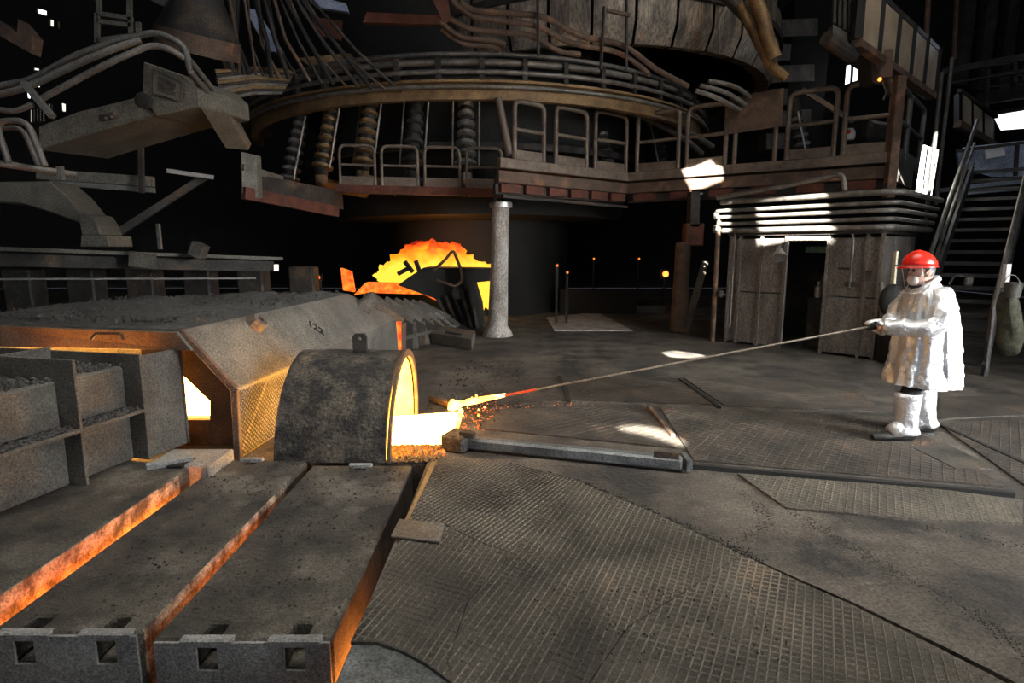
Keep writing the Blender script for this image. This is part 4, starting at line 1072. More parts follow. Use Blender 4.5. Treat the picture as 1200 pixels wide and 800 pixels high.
# bent pipe runs in the upper middle
runs = [([(-0.9,11,6.11), (-0.721,11,5.998), (0.617,11,5.901), (1.154,11.2,5.645), (2.073,11.4,5.566), (2.714,11.8,5.268), (3.498,12.2,5.049)], 'longest bent pipe, reaching down right to the hoops', .055),
        ([(-1.049,11,6.165), (-0.752,11,5.887), (0.483,11,5.746), (0.978,11.1,5.497), (2.014,11.4,5.434), (2.619,11.8,5.176)], 'second bent pipe from the top', .05),
        ([(-1.084,11,5.859), (-0.785,11,5.69), (0.378,11,5.591), (0.796,11.1,5.354), (1.237,11.2,5.327)], 'third bent pipe, ending short', .05),
        ([(-1.266,11,5.803), (-0.908,11,5.535), (-0.303,11,5.507), (-0.121,11,5.422)], 'short lower bent pipe', .045),
        ([(-1.249,11.1,5.725), (-0.917,11.1,5.468), (-0.336,11.1,5.44), (-0.214,11.1,5.354)], 'lowest short bent pipe', .045)]
for pts, lab, r in runs:
    tag(MB().tube(fillet(pts, .3), r, 8).build('bent_pipe', 'rust', smooth=60), lab + ' under the ring main', 'pipe', 'bent pipes under the ring main')
for i, (a, b_) in enumerate((((0.444,10.9,6.263), (0.467,10.9,5.206)), ((2.06,11.3,6.355), (2.1,11.3,5.064)), ((1.65,11.2,6.131), (1.615,11.2,5.065)))):
    tag(MB().tube([a, b_], .03, 6).build('hanger_rod', 'dark'), ('left', 'right', 'middle')[i] + ' hanger rod carrying the bent pipes', 'rod')
tag(MB().bar((1.698,11.2,6.074), (2.132,11.3,6.026), .05, .06).build('hanger_bar', 'rust'), 'short cross bar on the pipe hangers', 'bar')
for i, (pts, r, m) in enumerate((([(4.567,12,6.71), (4.824,12,6.285), (4.934,12,5.871), (5.108,12,5.514)], .13, 'ochre'), ([(4.458,12.2,6.56), (4.793,12.2,6.016), (5.102,12.2,5.432), (5.439,12.2,5.209)], .1, 'ochre'), ([(4.148,12.3,6.8), (4.679,12.3,6.334), (4.967,12.3,5.813)], .12, 'dark'), ([(4.409,13.2,5.984), (4.339,13,6.622), (4.519,13,6.886), (4.663,13,7.148)], .035, 'pipe'))):
    tag(MB().tube(fillet(pts, .4), r, 10).build('curved_pipe', m, smooth=60), ('thick curved pipe with ochre end beside the ring main', 'lower curved pipe with ochre end beside the ring main', 'dark curved pipe behind the ochre ones', 'thin hose arching on the ring main')[i], 'pipe')
cw_ = thing('coal_tower', 'dim grey stepped tower behind the brown sheet board', 'tower', (9.081,18.653,0))
for k in range(6):
    MB().prism([(9.711,23,10.008), (11.282,23,10.067), (11.331,23,9.477), (9.752,23,9.418)], (0, .8, 0)).build('tower_block', 'cabin', cw_).location = (0, .12 * (k % 2), -k * .8 + .2)
MB().box((11.122, 23.6, 5.5), (1.4, 1.0, 11)).build('tower_leg', 'black', cw_)
for i, pts in enumerate(([(3.997,12.5,5.226), (4.594,12.6,5.17), (5.079,12.8,4.919)], [(3.827,12.5,5.144), (4.427,12.6,5.037), (4.942,12.8,4.817)], [(3.745,12.5,5.045), (4.221,12.6,4.937), (4.805,12.8,4.714)])):
    tag(MB().tube(fillet(pts, .3), .05, 8).build('drain_pipe', 'pipe', smooth=60), ('upper', 'middle', 'lower')[i] + ' of three short drain pipes above the platform hoops', 'pipe', 'drain pipes')
for i, pts in enumerate(([(1.36,15,5.587), (2.937,15,5.368), (4.362,15.5,4.905), (5.316,16,4.528)], [(1.425,15,5.448), (3.048,15,5.168), (4.371,15.5,4.696), (5.031,16,4.354)])):
    tag(MB().tube(fillet(pts, .6, 6), .08, 8).build('cooling_pipe', 'pipe', smooth=60), ('upper', 'lower')[i] + ' greenish cooling pipe sloping behind the platform hoops', 'pipe')
# ------------------------------------------------------------------ lower walkway with railing, left of the column
lw = thing('lower_walkway', 'rusty red walkway deck edge left of the pale column', 'walkway', (-1.916,13.4,3.17))
MB().bar((-3.954,13.3,3.179), (-0.19,13.3,3.086), .12, .18).build('edge_beam', 'redrust', lw)
MB().prism([(-3.951,13.3,3.253), (-0.19,13.3,3.179), V((-0.19,13.3,3.179)) + V((0, 1.2, 0)), V((-3.951,13.3,3.253)) + V((0, 1.2, 0))], (0, 0, -.05)).build('deck', 'dark', lw)
for p, q_, lab in (((-3.818,13.3,3.253), (-3.04,13.3,3.234), 'leftmost hoop of the lower walkway railing'), ((-2.888,13.3,3.234), (-2.09,13.3,3.216), 'second hoop of the lower walkway railing'), ((-1.938,13.3,3.216), (-1.159,13.3,3.197), 'third hoop of the lower walkway railing'), ((-1.007,13.3,3.197), (-0.228,13.3,3.179), 'hoop of the lower walkway railing nearest the column')):
    guard_rail(p, q_, .86, lab, m='rail', r=.035, group='lower walkway railing', toe=True)
ba = thing('bay_frame', 'grey angled end frame and red stained sill left of the lower walkway', 'frame', (-4.447,11.5,2.853))
MB().prism([(-4.937,11,3.598), (-4.761,11.2,3.569), (-4.782,11.2,2.796), (-4.974,11,2.871)], (.05, .1, 0)).build('end_sheet', 'boom', ba)
MB().bar((-4.941,11,3.327), (-4.62,12,3.231), .08, .12).build('arm_bar', 'boom', ba)
MB().bar((-4.958,11,2.871), (-3.891,13.2,2.671), .12, .22).build('sill_beam', 'redrust', ba)
MB().prism([(-4.79,11.4,3.24), (-3.925,13.2,3.15), (-3.907,13.2,2.745), (-4.814,11.4,2.876)], (.05, .4, 0)).build('sill_sheet', 'dark', ba)
# ------------------------------------------------------------------ clay gun boom and its walkway on the left
bo = thing('gun_boom', 'long grey brown machine boom with raised name panel crossing the upper left', 'machine boom', (-4.738,7.5,3.424))
dpt = V((.15, 1.0, .05))
MB().prism([(-5.62,7.2,3.283), (-5.145,7.2,3.447), (-4.371,7.2,3.62), (-4.221,7.2,3.409), (-5.18,7.2,3.147), (-5.655,7.2,3.01)], dpt).build('boom_arm', 'boom', bo, bev=.012)
MB().prism([(-4.273,7.15,3.992), (-3.821,7.15,3.843), (-3.664,7.15,3.702), (-3.662,7.15,3.493), (-4.182,7.15,3.388), (-4.331,7.15,3.607)], dpt).build('boom_head', 'boom', bo, bev=.012)
MB().prism([(-3.664,7.15,3.702), (-3.779,7.7,3.518), (-3.89,8.3,3.313), (-3.945,8.3,3.212), (-3.663,7.15,3.484)], (.1, .5, .05)).build('boom_tail', 'boom', bo, bev=.012)
PQ = [V(p) for p in ((-4.161,7.12,3.628), (-3.841,7.12,3.543), (-3.823,7.12,3.741), (-4.136,7.12,3.89))]
MB().prism(PQ, (0, -.02, 0)).build('name_panel', 'boom', bo)
for a, b_ in zip(PQ, PQ[1:] + PQ[:1]):
    MB().bar(a + V((0, -.025, 0)), b_ + V((0, -.025, 0)), .02, .012).build('panel_border', 'dark', bo)
for k in range(3):
    a = lerp(lerp(PQ[0], PQ[3], .72 - .22 * k), lerp(PQ[1], PQ[2], .72 - .22 * k), .18) + V((0, -.03, 0))
    b_ = lerp(lerp(PQ[0], PQ[3], .72 - .22 * k), lerp(PQ[1], PQ[2], .72 - .22 * k), (.82, .74, .8)[k]) + V((0, -.03, 0))
    MB().bar(a, b_, .01, .035).build('lettering', 'dark', bo)
MB().lathe([(.09, 0), (.09, .06), (.05, .08)], (-4.266,7.1,3.538), (0, -1, 0), 14).build('valve_wheel', 'black', bo, smooth=40)
MB().prism([(-4.79,7.1,3.377), (-4.617,7.1,3.415), (-4.624,7.1,3.349), (-4.798,7.1,3.311)], (0, -.05, 0)).build('bolt_plate', 'dark', bo)
for px in ((-4.703,7.04,3.341), (-4.632,7.04,3.355)):
    MB().ball(px, .015, 8, 6).build('bolt', 'grey', bo)
bh = thing('boom_handrail', 'grey pipe handrails running up along the machine boom', 'handrail', (-4.753,7,3.874))
for pts, r in (([(-5.86,6.9,3.646), (-5.418,6.9,3.718), (-4.839,6.9,3.997), (-4.367,6.9,4.14), (-3.941,6.9,4.229), (-3.632,6.9,4.078), (-3.617,6.9,3.809), (-3.711,7.4,3.747)], .035), ([(-5.789,6.8,3.521), (-5.398,6.8,3.611), (-4.8,6.8,3.86), (-4.407,6.8,4.01), (-4.129,6.9,4.14)], .04),
               ([(-5.145,6.7,3.478), (-4.65,6.7,3.717), (-4.259,6.7,3.891), (-3.952,6.8,4.063), (-3.751,6.8,4.01), (-3.662,6.9,3.953)], .035), ([(-5.636,6.6,3.348), (-5.382,6.6,3.313), (-5.187,6.6,3.392)], .03),
               ([(-3.606,6.9,3.935), (-3.657,7.5,3.773), (-3.7,8,3.615)], .03), ([(-3.598,6.9,3.809), (-3.668,7.5,3.644), (-3.751,8,3.529)], .03), ([(-3.656,7.5,3.783), (-3.681,7.5,3.474)], .025)):
    MB().tube(fillet(pts, .12), r, 8).build('rail_pipe', 'grey', bh, smooth=60)
MB().bar((-5.25,6.6,3.611), (-4.982,6.6,3.26), .07, .05).build('strut', 'grey', bh)
lp = thing('hoop_rail', 'grey hoop railing on a pipe at the left edge, below the boom', 'railing', (-4.897,6,2.701))
MB().tube(fillet([(-5.025,6,2.701), (-5.107,6,3.091), (-4.786,6,3.099), (-4.664,6,2.659)], .12), .03, 8).build('hoop', 'grey', lp, smooth=60)
MB().tube(fillet([(-5.238,6.1,3.03), (-4.924,6.1,3.063), (-4.81,6.1,2.681)], .12), .025, 8).build('hoop', 'grey', lp, smooth=60)
MB().tube([(-5.195,6,2.701), (-4.649,6.4,2.626)], .035, 8).build('base_pipe', 'grey', lp, smooth=60)
MB().box((-4.744,6.3,2.631), (.05, .05, .14)).build('clamp', 'grey', lp)
da = thing('machine_jib', 'curved grey brown machine arm with bolted foot low at the left', 'machine arm', (-6.01,8.2,1.879))
MB().prism([(-6.963,8,2.734), (-6.185,8,2.745), (-5.98,8,2.556), (-5.792,8,2.298), (-5.861,8,2.197), (-6.214,8,2.332), (-6.634,8,2.456), (-7,8,2.467)], (0, .5, 0)).build('arm_beam', 'boom', da, bev=.02)
MB().prism([(-5.818,7.95,2.251), (-5.753,7.95,2.318), (-5.653,7.95,2.295), (-5.576,7.95,2.161), (-5.544,7.95,2.037), (-5.797,7.95,2.037)], (0, .45, 0)).build('knuckle', 'boom', da, bev=.01)
MB().prism([(-5.772,7.9,2.035), (-5.419,7.9,2.024), (-5.412,7.9,1.877), (-5.802,7.9,1.877)], (0, .5, 0)).build('foot', 'boom', da, bev=.01)
for i, (a, b_, w_, h_, m, lab) in enumerate((
        ((-7.972,9,1.857), (-4.521,11.5,1.663), .2, .06, 'boom', 'long rail on the dark runway beam at the left'),
        ((-8.04,9.05,1.688), (-4.718,11.55,1.512), .12, .2, 'dark', 'dark runway beam under the long rail at the left'),
        ((-8.038,9,1.388), (-4.83,11,1.304), .03, .03, 'grey', 'thin bar below the runway beam at the left'),
        ((-6.717,8.5,2.896), (-5.273,8.8,2.823), .12, .14, 'boom', 'upper of two short beams below the machine boom'),
        ((-6.55,8.5,2.778), (-5.273,8.8,2.701), .1, .07, 'grey', 'lower pale beam of two below the machine boom'),
        ((-5.186,9,3.007), (-4.689,9.4,2.955), .08, .06, 'grey', 'short dim beam right of the two short beams'),
        ((-6.055,9,2.062), (-4.873,9.5,2.98), .12, .1, 'dark', 'dark diagonal brace rising right behind the machine arm'),
        ((-5.281,8.6,3.366), (-5.341,8.6,2.646), .06, .06, 'dark', 'thin dark upright beneath the machine boom'),
        ((-5.687,9.5,2.25), (-5.685,9.5,1.844), .05, .05, 'grey', 'thin post on the runway beam'),
        ((-5.545,10.3,1.726), (-5.438,10.3,1.933), .25, .2, 'boom', 'small bracket on the runway beam'),
        ((-6.393,9.8,1.689), (-6.029,9.9,1.645), .1, .25, 'boom', 'pale bracket plate on the runway beam'))):
    tag(MB().bar(a, b_, w_, h_).build('steel_beam', m), lab, 'beam')
for i in range(6):
    p = V((-8.778,10.5,1.19)) + V((i * .9, i * .3, 0))
    tag(MB().box((p.x, p.y, .75), (.5, .4, 1.5)).build('machine_block', 'dark', bev=.03), ('first', 'second', 'third', 'fourth', 'fifth', 'sixth')[i] + ' dark machine block from the left behind the gravel hood', 'machine', 'dark machine blocks')
# upper left: dust hood rim, plates, frame, cable bundle
du = thing('dust_hood', 'round brown rimmed dust hood hanging at the upper left', 'dust hood', (-5.025,10,5.135))
MB().lathe([(.62, 0), (.62, .28), (.55, .28), (.55, 0)], (-5.079,10,4.98), (.25, -.25, 1), 26).build('rim', 'rust', du, smooth=30)
MB().lathe([(.6, .28), (.35, .8), (.3, 1.3)], (-5.079,10,4.98), (.25, -.25, 1), 26, cap=False).build('cone', 'dark', du, smooth=30)
MB().ball((-4.707,9.8,4.917), .1).build('inner_knob', 'redrust', du, smooth=60)
tag(MB().prism([(-5.684,9.5,5.671), (-5.102,9.5,5.671), (-4.747,9.7,5.445), (-5.108,9.7,5.408)], (0, .5, .1)).build('chute_plate', 'grey', bev=.01), 'grey slanted chute plate at the top left above the dust hood', 'plate')
wf = thing('cab_window_frame', 'dim steel window frame beside the dust hood at upper left', 'window frame', (-5.786,9,4.805))
for a, b_ in (((-5.978,9,5.197), (-5.493,9,5.128)), ((-6.019,9,4.828), (-5.517,9,4.898)), ((-5.978,9,5.197), (-6.022,9,4.805)), ((-5.503,9,5.151), (-5.517,9,4.898)), ((-5.399,9,5.082), (-5.409,9,4.863)), ((-5.989,9,5.094), (-5.502,9,5.036)), ((-5.989,9.05,5.192), (-5.891,9.05,6.075)), ((-5.546,9.05,5.169), (-5.452,9.05,6.075))):
    MB().bar(a, b_, .05, .06).build('frame_bar', 'boom', wf)
tag(MB().prism([(-7.393,9,5.105), (-7.168,9,4.944), (-7.131,9,5.128), (-6.951,9,4.898), (-7.019,9,4.666), (-7.421,9,4.898)], (0, .2, 0)).build('gusset_plate', 'rust'), 'brown notched gusset plate at the upper left corner', 'plate')
for i in range(22):
    t = i / 21
    x0, x1 = V((-5.192,10.5,6.127)), V((-3.812,11.5,6.536))
    y0, y1 = V((-5.157,11.2,5.036)), V((-2.247,12.4,4.987))
    a, b_ = lerp(x0, x1, t), lerp(y0, y1, t * t)
    mid = lerp(a, b_, .5) + V((random.uniform(-.12, .12), -.1, random.uniform(-.22, -.05)))
    tag(MB().tube([a, lerp(a, mid, .5) + V((0, 0, -.02)), mid, lerp(mid, b_, .5), b_], random.uniform(.02, .045), 6).build('cable', ('dark', 'black', 'rust')[i % 3], smooth=80), ('first second third fourth fifth sixth seventh eighth ninth tenth eleventh twelfth thirteenth fourteenth fifteenth sixteenth seventeenth eighteenth nineteenth twentieth twenty-first last'.split()[i]) + ' cable from the left in the bundle hanging by the furnace', 'cable', 'cable bundle')
for i in range(9):
    a = lerp((-5.309,11,4.979), (-5.256,11,4.486), i / 8)
    b_ = lerp((-4.244,12,5.264), (-4.517,12,4.885), i / 8)
    tag(MB().tube([a, lerp(a, b_, .5) + V((0, 0, .06)), b_], .04, 6).build('bundle_pipe', ('ochre', 'dark', 'pipe')[i % 3], smooth=80), ('first', 'second', 'third', 'fourth', 'fifth', 'sixth', 'seventh', 'eighth', 'ninth')[i] + ' pipe from the top of the fan left of the ring girder', 'pipe', 'fan of pipes')
for i, (pts, m, lab) in enumerate((
        ([(-5.569,13,6.82), (-5.326,13,6.755), (-4.809,13,5.921), (-5.163,13,5.989)], 'bluegrey', 'bluish plate imitating daylight glimpsed behind the cable bundle'),  # plate colour stands in for sky light between the cables
        ([(-4.313,13,7.083), (-3.456,13,6.886), (-3.41,13,6.722), (-4.079,13,6.82)], 'bluegrey', 'small bluish sheet at the top edge over the cables'),
        ([(-4.664,13.5,5.973), (-3.54,13.5,6.078), (-3.274,13.5,5.762), (-4.269,13.5,5.692)], 'ochre', 'ochre duct plate behind the cables'),
        ([(-2.947,13.5,6.008), (-2.35,13.5,6.008), (-2.432,13.5,5.762), (-2.843,13.5,5.78)], 'redrust', 'red stained plate right of the ochre duct plate'),
        ([(-1.421,11,6.249), (-1.137,11,6.249), (-1.084,11,5.831), (-1.206,11,5.775)], 'redrust', 'red painted steel post end at the top middle'),
        ([(-2.787,12,6.346), (-1.313,12,6.285), (-1.316,12,6.117), (-2.876,12,6.163)], 'redrust', 'dark red beam at the top middle'),
        ([(-4.179,13,6.622), (-3.559,13,6.556), (-3.612,13,6.19), (-4.072,13,6.29)], 'redrust', 'dim red plate among the cables'))):
    tag(MB().prism(pts, (0, .12, 0)).build('duct_plate', m), lab, 'plate')
# small lights deep in the dark bay
for i, (p, r, m, lab) in enumerate((((5,19,1.053), .1, 'lamp', 'small orange glow of a far fire left of the thin post'), ((1.113,14.4,1.452), .03, 'ember', 'dim red glint in the dark bay'), ((1.368,14.4,1.285), .03, 'ember', 'second dim red glint lower in the dark bay'),
                                    ((-4.983,15,1.131), .05, 'ember', 'small red glow left of the upright hot plate'), ((2.516,18,1.563), .03, 'ember', 'tiny red lamp in the dark bay'), ((3.905,18,1.563), .03, 'ember', 'tiny red lamp further right in the dark bay'))):
    t = thing('far_light', lab, 'light', p)
    MB().ball(p, r, 10, 8, jit=.3).build('lamp_glass', m, t, smooth=80)
    MB().box(V(p) + V((0, r + .05, -.0)), (r * 3, .08, r * 3)).build('lamp_back', 'black', t)
    MB().bar((p[0], p[1] + r + .05, 0), (p[0], p[1] + r + .05, p[2]), .06, .06).build('stand', 'black', t)
tag(MB().box((2.499,17,0.35), (2.2, .6, .7)).build('machine_block', 'black'), 'low dark block in the bay behind the pale floor plate', 'machine')
tag(MB().box((4.044,17.111,0.1), (.9, .3, .2)).build('brick_stack', 'box'), 'low grey stack lying in the bay left of the thin post', 'stack')
# ------------------------------------------------------------------ the worker with the long rod
PO = V((3.93, 5.55, 0))
def L_(x, y, z):
    return PO + V((x + .05 - .105 * z, y, z))      # leaning a little towards the rod
pe = thing('person', 'person in silver heat coat, red helmet and visor holding a long rod', 'person', tuple(PO))
def skin_mesh(name, verts, edges, m, parent, levels=2, root=0):
    """one continuous figure grown from a skeleton"""
    me = bpy.data.meshes.new(name)
    o_ = V(parent.location)
    me.from_pydata([V(p) - o_ for p, r in verts], edges, [])
    o = bpy.data.objects.new(name, me)
    COL.objects.link(o)
    me.materials.append(M[m])
    sk = o.modifiers.new('skin', 'SKIN')
    sk.use_smooth_shade = True
    for i, (p, r) in enumerate(verts):
        r = r if isinstance(r, tuple) else (r, r)
        me.skin_vertices[0].data[i].radius = r
        me.skin_vertices[0].data[i].use_root = (i == root)
    sb_ = o.modifiers.new('subdiv', 'SUBSURF')
    sb_.levels = levels
    sb_.render_levels = levels
    o.parent = parent
    return o
body = [(L_(.1, 0, .88), .14), (L_(.13, 0, 1.08), .13), (L_(.15, 0, 1.3), .15), (L_(.12, 0, 1.47), .075), (L_(.085, 0, 1.55), .062),
        (L_(.065, 0, 1.635), (.088, .1)), (L_(.07, 0, 1.71), (.07, .085)),                                      # 5,6 skull
        (L_(-.005, 0, 1.56), .045), (L_(-.038, 0, 1.605), .016),                                               # jaw, nose
        (L_(.03, -.1, .84), .1), (L_(-.11, -.125, .47), .068), (L_(-.15, -.13, .1), .045), (L_(-.34, -.135, .045), .035),
        (L_(.15, .1, .84), .1), (L_(.22, .125, .47), .068), (L_(.23, .13, .1), .045), (L_(.06, .135, .045), .035),
        (L_(.16, -.2, 1.4), .07), (L_(-.02, -.27, 1.13), .055), (L_(-.36, -.07, 1.12), .034),
        (L_(.14, .2, 1.4), .07), (L_(-.02, .26, 1.13), .055), (L_(-.29, .06, 1.07), .034)]
edges = [(0, 1), (1, 2), (2, 3), (3, 4), (4, 5), (5, 6), (4, 7), (7, 8), (0, 9), (9, 10), (10, 11), (11, 12), (0, 13), (13, 14), (14, 15), (15, 16), (2, 17), (17, 18), (18, 19), (2, 20), (20, 21), (21, 22)]
skin_mesh('body', body, edges, 'skin', pe)
MB().ball(L_(-.016, -.036, 1.643), .013, 10, 8).build('eye', 'ink', pe, smooth=80)
MB().ball(L_(-.016, .036, 1.643), .013, 10, 8).build('eye', 'ink', pe, smooth=80)
MB().ball(L_(.08, -.098, 1.62), (.025, .014, .036), 10, 8).build('ear', 'skin', pe, smooth=80)
MB().ball(L_(.08, .098, 1.62), (.025, .014, .036), 10, 8).build('ear', 'skin', pe, smooth=80)
MB().ball(L_(.115, 0, 1.645), (.075, .1, .085), 14, 10).build('hair', 'hair', pe, smooth=80)
hm = MB()
hseg = 24
prof_h = []
vs, fs = [], []
rings_h = 9
for j in range(rings_h + 1):
    th = (math.pi / 2) * j / rings_h
    for i in range(hseg):
        ph = 2 * math.pi * i / hseg
        vs.append(L_(.065 + .152 * math.sin(th) * math.cos(ph), .125 * math.sin(th) * math.sin(ph), 1.69 + .142 * math.cos(th)))
base = rings_h * hseg
for j in range(rings_h):
    for i in range(hseg):
        k = (i + 1) % hseg
        fs.append((j * hseg + i, j * hseg + k, (j + 1) * hseg + k, (j + 1) * hseg + i))
hel = hm.add(vs, fs).build('helmet', 'red', pe, smooth=60)
sm = hel.modifiers.new('thick', 'SOLIDIFY')
sm.thickness = .006
mb = MB()
brim = []
for i in range(hseg):
    ph = 2 * math.pi * i / hseg
    ex = .06 if math.cos(ph) < 0 else .018
    e = max(0, -math.cos(ph)) ** 1.5
    brim.append((L_(.065 + .15 * math.cos(ph), .124 * math.sin(ph), 1.695), L_(.065 + (.158 + .05 * e) * math.cos(ph), (.135 + .0 * e) * math.sin(ph), 1.682 - .012 * e)))
mb.add([p for a, b_ in brim for p in (a, b_)] + [p - V((0, 0, .008)) for a, b_ in brim for p in (a, b_)],
       [f for i in range(hseg) for f in ((2 * i, 2 * i + 1, 2 * ((i + 1) % hseg) + 1, 2 * ((i + 1) % hseg)), (2 * hseg + 2 * i, 2 * hseg + 2 * ((i + 1) % hseg), 2 * hseg + 2 * ((i + 1) % hseg) + 1, 2 * hseg + 2 * i + 1), (2 * i + 1, 2 * hseg + 2 * i + 1, 2 * hseg + 2 * ((i + 1) % hseg) + 1, 2 * ((i + 1) % hseg) + 1))])
mb.build('helmet_brim', 'red', pe, smooth=50)
MB().tube([L_(.2, 0, 1.715), L_(.13, 0, 1.81), L_(.065, 0, 1.83), L_(0, 0, 1.815), L_(-.06, 0, 1.755)], [.008, .01, .009, .01, .008], 8).build('helmet_ridge', 'red', pe, smooth=80)
# face visor, a bent clear sheet hung from the brim
vz = MB()
nv = 14
g1, g2_ = [], []
for i in range(nv + 1):
    ph = math.pi - R(72) + R(144) * i / nv
    g1.append(L_(.045 + .185 * math.cos(ph), .15 * math.sin(ph), 1.69))
    g2_.append(L_(.075 + .175 * math.cos(ph), .145 * math.sin(ph), 1.435 if abs(i - nv / 2) < nv * .42 else 1.455))
vz.add(g1 + g2_, [(i, i + 1, nv + 2 + i, nv + 1 + i) for i in range(nv)])
vo = vz.build('visor', 'visor', pe, smooth=80)
sm = vo.modifiers.new('thick', 'SOLIDIFY')
sm.thickness = .003
MB().tube(g1, .007, 6).build('visor_rim', 'grey', pe, smooth=60)
MB().tube([g1[0], g2_[0]] + g2_[1:] + [g1[-1]], .003, 5).build('visor_edge', 'white', pe)
mk = MB()
mk.lathe([(.048, 0), (.056, .02), (.05, .045), (.03, .062), (.008, .066)], L_(.015, -.012, 1.562), (-.85, -.45, -.3), 16).build('respirator', 'mask', pe, smooth=60)
MB().tube([L_(0, -.055, 1.575), L_(.04, -.1, 1.605), L_(.07, -.112, 1.64), L_(.095, -.105, 1.675)], .007, 6, flat=.5).build('respirator_strap', 'strap', pe, smooth=60)
MB().tube([L_(.0, .055, 1.575), L_(.04, .1, 1.605), L_(.095, .108, 1.67)], .007, 6).build('respirator_strap', 'strap', pe, smooth=60)
MB().tube([L_(.04, -.075, 1.49), L_(.015, 0, 1.48), L_(.04, .075, 1.49)], [.03, .035, .03], 10).build('black_scarf', 'cloth', pe, smooth=80)
# coat
sec = [(.545, .09, .315, .27), (.6, .092, .308, .27), (.68, .1, .298, .266), (.78, .112, .284, .26), (.88, .124, .268, .254), (.98, .134, .252, .25), (1.08, .14, .236, .246), (1.17, .142, .222, .244), (1.26, .142, .208, .24), (1.33, .14, .192, .234),
       (1.39, .138, .174, .222), (1.435, .134, .15, .198), (1.47, .126, .126, .16), (1.5, .116, .108, .125), (1.525, .108, .097, .107), (1.55, .102, .094, .1)]
dense_sec = []
for j in range(len(sec) - 1):
    for k in range(4):
        dense_sec.append(tuple(sec[j][c] + (sec[j + 1][c] - sec[j][c]) * k / 4 for c in range(4)))
dense_sec.append(sec[-1])
def ridge(p):
    return (1 - abs(mnoise.noise(p))) ** 3
ct = MB()
ns = 72
for j, (z, cx_, hw, hd_) in enumerate(dense_sec):
    for i in range(ns):
        a = 2 * math.pi * i / ns
        sx, sy = math.cos(a), math.sin(a)
        px_, py_ = math.copysign(abs(sx) ** .82, sx) * hw, math.copysign(abs(sy) ** .82, sy) * hd_
        low = max(0, min(1, (1.25 - z) / .6))
        q3 = V((sx * 2.2, sy * 2.2, z * 2.0))
        fold = low * (.012 * math.sin(7 * a + 1.1 + z) + .007 * math.sin(13 * a + z * 3)) + .028 * (ridge(q3 * 1.5) - .5) + .016 * (ridge(q3 * 3.2 + V((5, 1, 0))) - .5)
        k = 1 + (fold / .25 if z < 1.45 else fold / .5)
        tilt = .045 * sx * max(0, min(1, (z - 1.44) / .08))
        ct.v.append(L_(cx_ + px_ * k, py_ * k, z + tilt - (.012 * math.sin(3 * a) if j == 0 else 0)))
for j in range(len(dense_sec) - 1):
    for i in range(ns):
        k = (i + 1) % ns
        ct.f.append((j * ns + i, j * ns + k, (j + 1) * ns + k, (j + 1) * ns + i))
co = ct.build('heat_coat', 'silver', pe, smooth=180)
MB().bar(L_(.17, -.272, .56), L_(.165, -.262, 1.1), .012, .05, up=(1, 0, 0)).build('coat_seam', 'silver', co)
# collar flap and front flap
MB().tube([L_(.01, -.09, 1.455), L_(-.005, 0, 1.44), L_(.01, .09, 1.455), L_(.11, .125, 1.525), L_(.195, .06, 1.57), L_(.2, -.06, 1.57), L_(.11, -.125, 1.525)], .026, 8, closed=True, flat=1.3).build('collar', 'silver', co, smooth=80)
def sleeve(pts, rs, name):
    mb = MB()
    P = fillet(pts, .16, 6)
    n = len(P)
    rad = []
    for i in range(n):
        t = i / (n - 1)
        base_ = rs[0] * (1 - t) + rs[-1] * t if len(rs) == 2 else (rs[0] + (rs[1] - rs[0]) * t * 2 if t < .5 else rs[1] + (rs[2] - rs[1]) * (t - .5) * 2)
        rad.append(base_)
    dense, dr_ = [], []
    for i in range(n - 1):
        m_ = max(1, int((P[i + 1] - P[i]).length / .025))
        for k in range(m_):
            dense.append(lerp(P[i], P[i + 1], k / m_))
            dr_.append(rad[i] + (rad[i + 1] - rad[i]) * k / m_)
    dense.append(P[-1])
    dr_.append(rad[-1])
    dr_ = [r * (1 + 0.05 * math.sin(i * .9) + .03 * math.sin(i * 2.7)) for i, r in enumerate(dr_)]
    mb.tube(dense, dr_, 20)
    for i, v in enumerate(mb.v):
        mb.v[i] = v + V((.7, -1, .7)) * (.03 * (ridge(v * 7) - .5) + .012 * mnoise.noise(v * 19))
    return mb.build(name, 'silver', pe, smooth=180)
sleeve([L_(.16, -.12, 1.43), L_(.13, -.235, 1.33), L_(.0, -.29, 1.12), L_(-.34, -.09, 1.12)], (.095, .105, .072), 'sleeve')
sleeve([L_(.15, .12, 1.43), L_(.1, .235, 1.33), L_(-.02, .28, 1.12), L_(-.25, .09, 1.08)], (.095, .1, .072), 'sleeve')
